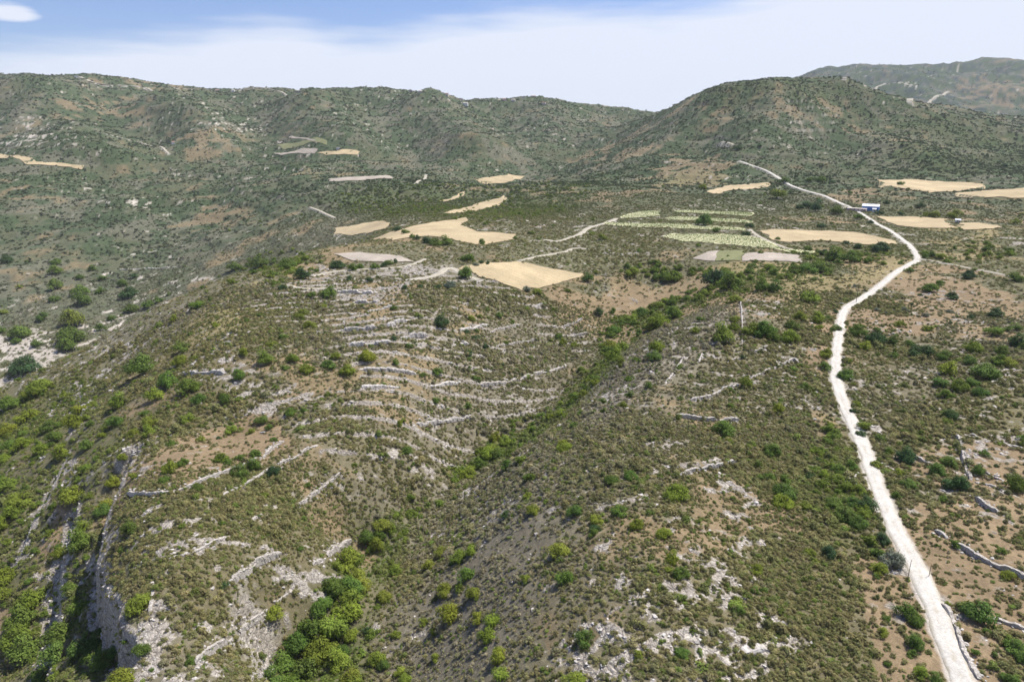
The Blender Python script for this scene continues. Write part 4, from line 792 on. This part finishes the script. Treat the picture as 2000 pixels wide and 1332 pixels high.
def plant_tints(x, y, r):
    n = len(x); h = nearest(hue, x, y); gr = nearest(CM['green'], x, y); gy = nearest(CM['grey'], x, y); u = rng.uniform(0, 1, (n, 1))
    c = np.array([.280, .238, .105])[None] * (1 - u) + np.array([.180, .190, .070])[None] * u
    w = np.clip(uni(h) * .55 + gy * .7 + rng.normal(size=n) * .18 - .28, 0, .9)[:, None]; c = c * (1 - w) + np.array([.33, .29, .225])[None] * w
    w = np.clip(gr * .75 + (rng.uniform(0, 1, n) < .12) * .85 + rng.normal(size=n) * .1 + .05 * sstep(500, 1200, r) , 0, 1)[:, None]; gg = np.array(HUES['g'])[None] * (1 - u) + np.array([.17, .22, .040])[None] * u
    c = c * (1 - w) + gg * w
    w = sstep(600, 1200, r)[:, None] * .8; c = c * (1 - w) + np.array([.042, .068, .034])[None] * w
    return c * rng.uniform(.75, 1.25, (n, 1))
P_ = []; 
for r0, r1, dens, s0, s1 in [(66, 130, 2.9, .5, 1.6), (130, 210, 2.1, .6, 1.9), (210, 420, .95, .8, 2.5)]:
    x, y, r = band(r0, r1, dens); k = rng.uniform(0, 1, len(x)) < nearest(VEG, x, y); x, y, r = x[k], y[k], r[k]
    s = (s0 + (s1 - s0) * rng.beta(1.6, 3.2, len(x))) * np.where(rng.uniform(0, 1, len(x)) < .035, 1.9, 1) * (.8 + .5 * uni(nearest(wl_b, x, y) * 1.5)); P_.append((x, y, r, s))
x, y, r, s = [np.concatenate(a) for a in zip(*P_)]
z = sample(G, x, y) - .05 * s
scatter('scrub', np.c_[x, y, z], s * 1.25, plant_tints(x, y, r), c_shrub, rng.uniform(.7, 1.5, len(x)))
P_ = []
for r0, r1, dens, s0, s1 in [(420, 1000, .32, 1.2, 4.4), (1000, 2000, .055, 2.0, 9), (2000, 3400, .022, 3.5, 13), (3400, 5600, .0016, 6, 14)]:
    x, y, r = band(r0, r1, dens); gr = nearest(CM['green'], x, y); v = nearest(VEG, x, y)
    k = rng.uniform(0, 1, len(x)) < v * (.45 + .55 * np.clip(gr + (nearest(big, x, y) > 0) * .4, 0, 1)); x, y, r, gr = x[k], y[k], r[k], gr[k]
    s = s0 + (s1 - s0) * rng.beta(1.5, 3.0, len(x)) * (1 + .25 * gr); P_.append((x, y, r, s))
x, y, r, s = [np.concatenate(a) for a in zip(*P_)]
scatter('distant_bushes', np.c_[x, y, sample(G, x, y) - .06 * s], s, plant_tints(x, y, r), c_far, rng.uniform(.7, 1.25, len(x)))
# loose pale stones
P_ = []
for r0, r1, dens, s0, s1 in [(66, 220, 1.1, .15, 1.1), (220, 560, .25, .35, 2.0)]:
    x, y, r = band(r0, r1, dens); k = rng.uniform(0, 1, len(x)) < (nearest(isrock, x, y) * .45 + .010) * (nearest(ROADM, x, y) < .3) * (nearest(FIELDM, x, y) == 0); x, y = x[k], y[k]
    P_.append((x, y, s0 + (s1 - s0) * rng.beta(1.1, 4, len(x))))
for p, hgt, up in WPATH:
    n = int(len(p) * 1.2); i = rng.integers(0, len(p), n); P_.append((p[i, 0] + rng.normal(size=n) * .8, p[i, 1] + rng.normal(size=n) * .8, rng.uniform(.25, .75, n)))
x, y, s = [np.concatenate(a) for a in zip(*P_)]
scatter('loose_stones', np.c_[x, y, sample(G, x, y) + .05 * s], s, np.ones((len(x), 3)), c_rock)
# vines in rows
P_ = []
for p in FPOLY[len(FIELDS):]:
    c = p.mean(0); al = math.radians(-24); e = np.array([math.sin(al), math.cos(al)]); f_ = np.array([-e[1], e[0]]); ext = np.hypot(*(p - c).T).max()
    a, b = np.meshgrid(np.arange(-ext, ext, 1.5), np.arange(-ext, ext, 4.2)); a = a.ravel() + rng.normal(size=a.size) * .2; b = b.ravel() + rng.normal(size=b.size) * .12
    x = c[0] + a * e[0] + b * f_[0]; y = c[1] + a * e[1] + b * f_[1]; k = pip(x, y, p); P_.append((x[k], y[k]))
x, y = [np.concatenate(a) for a in zip(*P_)]; n = len(x)
tag(scatter('vine_rows', np.c_[x, y, sample(G, x, y) + .4], rng.uniform(1.5, 1.9, n), np.array([.12, .20, .04])[None] * rng.uniform(.8, 1.25, (n, 1)), c_far, rng.uniform(.7, 1, n)), 'low bright green vines in rows on the chalky terraces')

# individual trees and bushes
T = np.array([(a, b, c, 'gyds'.index(h)) for a, b, c, h in T])
ord_ = np.argsort(-T[:, 2]); T = T[ord_]
tx, ty = cast(T[:, 0], T[:, 1] + T[:, 2] * .32); tz = sample(G, tx, ty)
depth = ty * cp_ - tz * sp_; tw = T[:, 2] / F_ * depth * 1.12
NT = min(300, len(T))
hh = ['g', 'y', 'd', 's']
HN = {'g': 'green', 'y': 'yellow green', 'd': 'dark green', 's': 'silvery'}
MARKS = [(30,1290,'below the cliff at bottom left'),(110,1200,'in the wood left of the cliff foot'),(180,1290,'on the slope below the cliff'),(160,1130,'beside the rock face of the cliff'),(60,1120,'on the white scree of the left slope'),(150,960,'above the scree of the left slope'),
 (30,950,'at the left edge beside the scree'),(210,990,'at the upper end of the cliff'),(40,830,'at the left edge above the scree'),(150,850,'under the dark crag of the left slope'),(250,800,'on the upper left slope past the dark crag'),(300,870,'at the left tip of the brown clearing'),
 (420,850,'on the brown clearing above the cliff'),(510,810,'right of the brown clearing'),(340,740,'at the cliff edge of the rocky spur patch'),(480,720,'on the white rocky spur patch'),(600,720,'right of the white rocky spur patch'),(560,600,'at the left end of the spur terraces'),
 (640,560,'on the white limestone at the spur top'),(450,540,'on the spur crest beside the deep left valley'),(360,660,'on the grassy flank of the spur crest'),(100,540,'on the far bank of the deep left valley'),(200,600,'beside the pale gully of the left valley'),(60,690,'at the white cliffs of the left valley'),
 (270,920,'by the curved wall below the brown clearing'),(290,1150,'just right of the dark cliff face'),(440,1120,'in the wide brown scrub right of the cliff'),(535,1200,'left of the lower gully wood'),(560,1290,'at the bottom end of the lower gully wood'),(640,1230,'in the middle of the lower gully wood'),
 (680,1130,'in the upper lower gully wood'),(730,1060,'at the top of the lower gully wood'),(700,880,'on dense scrub below the brown clearing'),(780,780,'on the lower spur terraces'),(850,650,'on the central spur terraces'),(760,600,'on the left spur terraces'),
 (820,460,'in the hedges between the tan fields'),(700,520,'beside the pale track on the spur top'),(930,530,'at the tip of the near tan field'),(1050,560,'at the lower edge of the near tan field'),(950,890,'in the central gully'),(1050,830,'in the gully just above its centre'),
 (1130,760,'in the narrow straight gully stretch'),(1190,680,'at the upper gully bend'),(1260,620,'in the upper gully wood'),(1330,570,'in the valley wood below the brown field'),(1180,850,'on the gully flank of the right hill'),(1300,680,'on the grey flank of the right hill'),
 (860,1080,'on the grey slope beside the gully wood'),(870,1180,'in the lone clump on the grey slope'),(940,1250,'at the bottom beside the grey slope'),(800,1290,'at the bottom centre of the grey slope'),(1080,960,'on the right hill shoulder over the gully'),(1220,920,'on top of the right hill'),
 (1120,1080,'left on the stony right hill'),(1240,1010,'high on the stony right hill'),(1310,1110,'on the stony middle of the right hill'),(1150,1230,'beside the white stones at the bottom centre'),(1340,1270,'beside the white stones of the lower right hill'),(1460,1100,'in the scrub of the lower right hill'),
 (1320,960,'on the right hill below its pale wall'),(1420,880,'right of the right hill top'),(1480,640,'by the bare square clearing'),(1440,590,'above the bare square clearing'),(1560,660,'between the bare clearing and the road'),(1610,720,'left of the white road bend'),
 (1590,880,'left of the road amid brown soil'),(1640,960,'left of the road opposite the terraces'),(1700,1000,'touching the left edge of the road'),(1740,1090,'at the road narrowing'),(1580,1080,'by the two lime coloured bushes'),(1760,1250,'left of the road at the bottom'),
 (1720,1180,'left of the road lay by'),(1690,840,'right of the road near the dark scrub'),(1700,660,'right of the road at the orchard foot'),(1760,590,'in the sparse orchard right of the road'),(1790,500,'at the road junction'),(1700,500,'left of the road junction'),
 (1560,500,'below the long tan field'),(1480,440,'beside the vineyard terraces'),(1380,450,'on the vineyard bank'),(1680,410,'by the blue shed'),(1820,430,'right of the blue shed beyond the field'),(1600,370,'along the upper road'),
 (1520,330,'where the upper road climbs the hill'),(1850,560,'right of the junction on the brown slope'),(1870,700,'in scrub on the right side of the view'),(1940,760,'near the right edge amid yellow bushes'),(1860,880,'above the right terraces'),(1960,930,'on the right terraces'),
 (1780,900,'right of the road by the straight low wall'),(1840,930,'by the wall going down the right terraces'),(1900,1180,'on the brown lower right slope'),(1960,1280,'in the bottom right corner'),(1880,1080,'below the right terraces'),(1620,570,'on the dry meadow left of the road')]
mk = np.array([(a, b) for a, b, _ in MARKS], float)
keys = {}
for i in range(NT):
    k = int(np.argmin(((T[i, :2] - mk) ** 2).sum(1))); w = T[i, 2]; h = hh[int(T[i, 3])]
    sz = 'small' if w < 22 else ('medium' if w < 32 else 'large'); keys.setdefault((k, sz, h), []).append(i)
ORD = ['leftmost', 'second from left', 'third from left', 'fourth from left', 'fifth from left', 'sixth from left', 'seventh from left', 'eighth from left', 'ninth from left', 'tenth from left']
LAB = {}
for (k, sz, h), l in keys.items():
    l.sort(key=lambda i: T[i, 0])
    for j, i in enumerate(l):
        o = '' if len(l) == 1 else (ORD[j] if j < len(l) - 1 else 'rightmost') + ' '
        LAB[i] = '%s%s %s round tree %s' % (o, sz, HN[h], MARKS[k][2])
        LAB[i] = LAB[i] if len(LAB[i].split()) < 17 else LAB[i].replace('round ', '').replace('in the middle of', 'mid')
for i in range(NT):
    if len(LAB[i].split()) > 16: print('LONG', LAB[i])
    r_ = link('tree', None, loc=(tx[i], ty[i], tz[i] - .03 * tw[i])); r_.rotation_euler = (0, 0, rng.uniform(0, 6.28)); s = tw[i]; r_.scale = (s * rng.uniform(.9, 1.1), s * rng.uniform(.85, 1.2), s * rng.uniform(.95, 1.25))
    tag(r_, LAB[i], 'tree', 'round trees and bushes on the hills')
    cr_ = link('crown', CROWNS[i % 8], r_); base = np.array(HUES[hh[int(T[i, 3])]]) * rng.uniform(.92, 1.3) * np.array([rng.uniform(.88, 1.12), 1, rng.uniform(.9, 1.2)]); cr_.color = (*base, 1)
    link('trunk', TRUNKS[i % 3], r_)
# the smaller ones, and the woods in which no tree can be told from the next
sx, sy, ss = [tx[NT:]], [ty[NT:]], [tw[NT:]]; st_ = [np.array([HUES[hh[int(h)]] for h in T[NT:, 3]]).reshape(-1, 3)]
for r0, r1, dens in [(90, 260, .034), (260, 420, .030), (420, 1150, .0085)]:
    x, y, r = band(r0, r1, dens); p_ = np.where(nearest(CM['green'], x, y) > .3, 1.0, .05) * (nearest(VEG, x, y) + .15) * (nearest(CM['soil'], x, y) < .3)
    k = rng.uniform(0, 1, len(x)) < p_; x, y = x[k], y[k]
    k = np.array([np.min(np.hypot(tx - a, ty - b) / tw) > .48 for a, b in zip(x, y)], bool); x, y = x[k], y[k]
    u = rng.uniform(0, 1, (len(x), 1)); sx.append(x); sy.append(y); ss.append((1.6 + 3.2 * rng.beta(1.5, 2.5, len(x))) * (1 if r1 < 400 else 1.15 if r1 < 500 else 1.6)); st_.append((np.array(HUES['g'])[None] * (1 - u) + np.array([.18, .22, .034])[None] * u) * rng.uniform(.8, 1.2, (len(x), 1)))
for pl, n in [([(715,1075),(790,1005),(830,985)], 16), ([(880,935),(930,905),(965,878),(1010,850)], 40), ([(1010,850),(1090,800),(1150,745),(1185,695)], 34), ([(1185,695),(1195,650),(1255,612),(1330,588),(1420,556)], 56), ([(1230,530),(1300,535),(1400,538),(1480,545),(1560,530)], 50),
        ([(1560,505),(1640,500),(1730,505)], 26), ([(1640,840),(1600,900),(1640,960),(1700,1010)], 18), ([(460,540),(520,505),(570,500),(610,520)], 26), ([(1800,500),(1900,490),(2000,500)], 26)]:
    p = resample(np.array(pl, float), 1.0); i = rng.integers(0, len(p), n); q = p[i] + rng.normal(size=(n, 2)) * np.array([13, 8]); x, y = cast(q[:, 0], q[:, 1]); dd = np.hypot(x, y); k = nearest(ROADM, x, y) < .05
    x, y, dd = x[k], y[k], dd[k]; u = rng.uniform(0, 1, (len(x), 1)); sx.append(x); sy.append(y); ss.append(rng.uniform(2.6, 5.6, len(x)) * np.clip(dd / 300, .9, 1.5)); st_.append((np.array(HUES['g'])[None] * (1 - u) + np.array([.18, .23, .034])[None] * u) * rng.uniform(.8, 1.2, (len(x), 1)))
x, y, s, c = np.concatenate(sx), np.concatenate(sy), np.concatenate(ss), np.vstack(st_)
scatter('small_trees', np.c_[x, y, sample(G, x, y) - .04 * s], s, c, c_tree, rng.uniform(.95, 1.25, len(x)))

# dry stone walls and ledges, one object each
m, t, b, o = new_mat('dry stone'); pos = nd(t, 'ShaderNodeNewGeometry').outputs['Position']
vo = nd(t, 'ShaderNodeTexVoronoi', {'Vector': pos, 'Scale': 2.6}); vd = nd(t, 'ShaderNodeTexVoronoi', {'Vector': pos, 'Scale': 2.6}, feature='DISTANCE_TO_EDGE')
sv = nd(t, 'ShaderNodeSeparateColor', {0: vo.outputs['Color']}); f = mul(t, mrange(t, sv.outputs[0], 0, 1, .72, 1.15), mrange(t, vd.outputs[0], 0, .06, .45, 1))
rgb = nd(t, 'ShaderNodeRGB'); rgb.outputs[0].default_value = (.52, .475, .42, 1); t.links.new(tinted(t, rgb.outputs[0], f), b.inputs['Base Color'])
bp = nd(t, 'ShaderNodeBump', {'Height': vd.outputs[0], 'Strength': .8, 'Distance': .3}); t.links.new(bp.outputs[0], b.inputs['Normal']); M['dry stone'] = m
for wi, ((c, hgt, lab, pts), (p, hh_, up)) in enumerate(zip(WALLS, WPATH)):
    p = resample(p, .45); n = len(p); dv = np.gradient(p, axis=0); dv /= np.hypot(*dv.T)[:, None] + 1e-9; nr = np.stack([-dv[:, 1], dv[:, 0]], 1); s = np.arange(n) * .45
    gap = sstep(-.35, -.05, vnoise(s / 4.5 + wi * 7, s * 0, 71)); hz_ = hgt * (.25 + .75 * gap) * (1 + .18 * vnoise(s / .8, s * 0, 72)) * np.minimum(1, np.minimum(s + .4, s[-1] - s + .4) / 1.5)
    half = (.95 if ('ledge' in lab or 'bank' in lab) else .38) * (1 + .2 * vnoise(s / 1.1, s * 0, 73)); zb = sample(G, p[:, 0], p[:, 1])
    prof = [(-1.15, -.9), (-1.0, .45), (-.8, .95), (0, 1.0), (.8, .95), (1.0, .45), (1.15, -.9)]
    V = []
    for k, (a_, h_) in enumerate(prof):
        j = vnoise(s / .5 + k * 3, s * 0 + k, 74) * .13
        V.append(np.c_[p + nr * (a_ * half + j)[:, None], zb + np.where(h_ > 0, hz_ * .75 * h_ + j * .6, -.9)])
    V = np.stack(V, 1).reshape(-1, 3); k = np.arange(n * 7).reshape(n, 7)
    f = np.stack([k[:-1, 1:], k[:-1, :-1], k[1:, :-1], k[1:, 1:]], -1).reshape(-1, 4); f = np.vstack([f])
    ledge = 'ledge' in lab; w = link('rock_ledge' if ledge else ('stone_bank' if 'bank' in lab else 'stone_wall'), mesh_from('wall', V, f, False)); w.data.materials.append(M['limestone' if ledge else 'dry stone'])
    tag(w, lab, 'rock ledge' if ledge else ('stone bank' if 'bank' in lab else 'stone wall'), 'rock ledges of the terraced spur' if ledge else 'dry stone walls on the hills', kind='thing')

# ------------------------------------------------------------------ buildings and poles
def flat_mat(name, c, r=.8):
    m, t, b, o = new_mat(name); pos = nd(t, 'ShaderNodeNewGeometry').outputs['Position']; rgb = nd(t, 'ShaderNodeRGB'); rgb.outputs[0].default_value = (*c, 1)
    t.links.new(tinted(t, rgb.outputs[0], mrange(t, noise_n(t, pos, .8, 5), .3, .7, .85, 1.1)), b.inputs['Base Color']); b.inputs['Roughness'].default_value = r; M[name] = m; return m
flat_mat('blue sheet metal', (.10, .22, .55), .5); flat_mat('white sheet metal', (.75, .77, .78), .45); flat_mat('plaster', (.62, .55, .48)); flat_mat('white plaster', (.74, .72, .68)); flat_mat('pink plaster', (.58, .46, .44))
flat_mat('roof tiles', (.34, .19, .13)); flat_mat('dark opening', (.03, .03, .035), .3); flat_mat('weathered wood', (.17, .13, .10)); flat_mat('steel', (.3, .3, .31), .5)
def boxes(bl):
    V = []; Q = []
    for x0, x1, y0, y1, z0, z1 in bl:
        k = len(V); V += [(x0, y0, z0), (x1, y0, z0), (x1, y1, z0), (x0, y1, z0), (x0, y0, z1), (x1, y0, z1), (x1, y1, z1), (x0, y1, z1)]
        Q += [[k + i for i in f] for f in ((0, 3, 2, 1), (4, 5, 6, 7), (0, 1, 5, 4), (1, 2, 6, 5), (2, 3, 7, 6), (3, 0, 4, 7))]
    return np.array(V, float), np.array(Q)
def part(name, bl, mat, parent):
    me = mesh_from(name, *boxes(bl), False); me.materials.append(M[mat]); return link(name, me, parent)
def gable(name, x0, x1, y0, y1, z0, rise, mat, parent, over=.4):
    x0 -= over; x1 += over; y0 -= over; y1 += over; ym = (y0 + y1) / 2; th = .18
    V = []
    for dz in (0, th): V += [(x0, y0, z0 + dz), (x1, y0, z0 + dz), (x1, ym, z0 + rise + dz), (x0, ym, z0 + rise + dz), (x1, y1, z0 + dz), (x0, y1, z0 + dz)]
    Q = [[0, 3, 2, 1], [3, 5, 4, 2], [6, 7, 8, 9], [9, 8, 10, 11], [0, 1, 7, 6], [1, 2, 8, 7], [2, 4, 10, 8], [4, 5, 11, 10], [5, 3, 9, 11], [3, 0, 6, 9]]
    me = mesh_from(name, np.array(V, float), np.array(Q), False); me.materials.append(M[mat]); return link(name, me, parent)
def place(px, py):
    x, y = cast(np.array([px]), np.array([py])); return float(x[0]), float(y[0]), float(sample(G, x[0], y[0]))
def house(name, px, py, w, dp, h, wall, roof, lab, flat=False, rot=0.0, wins=2):
    x, y, z = place(px, py); r_ = link(name, None, loc=(x, y, z)); r_.rotation_euler = (0, 0, -math.atan2(x, y) + rot); tag(r_, lab, 'house' if name == 'house' else name.replace('_', ' '))
    part('wall', [(-w / 2, w / 2, 0, dp, -3, h)], wall, r_)
    if flat: part('roof', [(-w / 2 - .25, w / 2 + .25, -.25, dp + .25, h + .003, h + .3)], roof, r_)
    else:
        gable('roof', -w / 2, w / 2, 0, dp, h + .003, dp * .22, roof, r_)
        me = bpy.data.meshes.new('gable_wall'); rr = dp * .22 - .03; V = []
        for xx in (-w / 2, w / 2): V += [(xx, 0, h), (xx, dp, h), (xx, dp / 2, h + rr)]
        me.from_pydata(V, [], [(0, 1, 2), (3, 5, 4)]); me.materials.append(M[wall]); link('gable_wall', me, r_)
    for i in range(wins):
        cx = -w / 2 + w * (i + 1) / (wins + 1); part('window', [(cx - .55, cx + .55, -.06, .05, h * .42, h * .42 + 1.2)], 'dark opening', r_)
    part('door', [(w * .42 - .9, w * .42, -.05, .05, -.2, 2.1)], 'dark opening', r_)
    return r_
sh = house('shed', 1699, 412, 17, 10, 4.8, 'blue sheet metal', 'white sheet metal', 'bright blue metal shed with white roof beside the upper road', rot=-.1, wins=0)
house('farm_building', 1672, 413, 20, 6, 3.0, 'pink plaster', 'plaster', 'long low pinkish farm building left of the blue shed', flat=True, rot=-.15, wins=4)
house('hut', 1707, 415, 3.6, 3.5, 3.4, 'white plaster', 'white sheet metal', 'tiny white hut in front of the blue shed', wins=1)
house('shed', 1870, 436, 4.5, 4, 3, 'white plaster', 'white sheet metal', 'small white shed between the two tan fields right of the blue shed', wins=1)
for j, (px, py, w, wl_, lab) in enumerate([
    (661, 293, 9, 'white plaster', 'small white house on the pale farm terrace in the far valley'),
    (339, 283, 6, 'white plaster', 'small narrow white house alone on the far left slope'),
    (907, 206, 22, 'white plaster', 'long white house just under the far ridge top'),
    (802, 180, 12, 'pink plaster', 'pinkish house on the ridge at its tallest trees'),
    (822, 182, 11, 'plaster', 'beige ridge house right of the pinkish ridge house'),
    (872, 188, 11, 'plaster', 'beige house at the left end of the ridge village'),
    (900, 196, 12, 'pink plaster', 'pinkish house above the long white ridge house'),
    (985, 197, 13, 'pink plaster', 'pinkish house in the middle of the ridge village'),
    (1002, 199, 14, 'plaster', 'beige house right of the middle ridge village house'),
    (1022, 193, 13, 'plaster', 'beige house left of the top of the ridge village'),
    (1042, 191, 18, 'pink plaster', 'wide pinkish house at the top of the ridge village'),
    (1062, 205, 12, 'plaster', 'beige house at the right end of the ridge village'),
    (150, 152, 14, 'white plaster', 'white house on the far left ridge road'),
    (425, 180, 13, 'white plaster', 'left one of two white houses under the flat far ridge'),
    (455, 181, 10, 'white plaster', 'right one of two white houses under the flat far ridge')]):
    tag(house('house', px, py, w, 8, 5.5 + (j % 3), wl_, 'roof tiles' if j % 2 else 'plaster', lab, flat=j % 3 == 0, rot=.3 * math.sin(j * 2.1)), group='houses on the far hills')
def pole(px, py, h, lab, arm=True):
    x, y, z = place(px, py); r_ = link('utility_pole' if arm else 'post', None, loc=(x, y, z)); tag(r_, lab, 'utility pole' if arm else 'post'); V = []; n = 10; rad = .15 if arm else .07
    for i in range(2):
        for k in range(n): an = 2 * math.pi * k / n; V.append((rad * (1 - .35 * i) * math.cos(an), rad * (1 - .35 * i) * math.sin(an), -.5 + i * (h + .5)))
    me = bpy.data.meshes.new('pole'); me.from_pydata(V, [], [(k, (k + 1) % n, n + (k + 1) % n, n + k) for k in range(n)] + [tuple(range(n, 2 * n))]); me.materials.append(M['weathered wood']); link('shaft', me, r_)
    if arm:
        part('crossarm', [(-.9, .9, -.17, -.11 + .02, h - .7, h - .55)], 'weathered wood', r_)
        for xx in (-.8, 0, .8): part('insulator', [(xx - .05, xx + .05, -.16, -.10, h - .547, h - .33)], 'white plaster', r_)
pole(1672, 591, 10.5, 'tall thin utility pole standing at the bend of the white road')
pole(1771, 1139, 5.5, 'short dark post at the left edge of the road beside the big bush', False)
pole(1814, 1126, 3.0, 'thin stick standing in the scrub right of the road narrowing', False)

# ------------------------------------------------------------------ haze
me = mesh_from('haze', *boxes([(-9800, 9800, -400, 9800, float(G.min()) - 1, max(float(G.max()), 20) + 15)]), False)
m = bpy.data.materials.new('haze'); m.use_nodes = True; t = m.node_tree; t.nodes.clear(); o = t.nodes.new('ShaderNodeOutputMaterial')
pv = nd(t, 'ShaderNodeVolumePrincipled', {'Color': (.86, .91, 1.0, 1), 'Density': HAZE}); t.links.new(pv.outputs[0], o.inputs['Volume']); me.materials.append(m)
tag(link('haze', me), kind='stuff')
print('trees', len(T), 'cliff ok', 'terrain', G.min(), G.max())
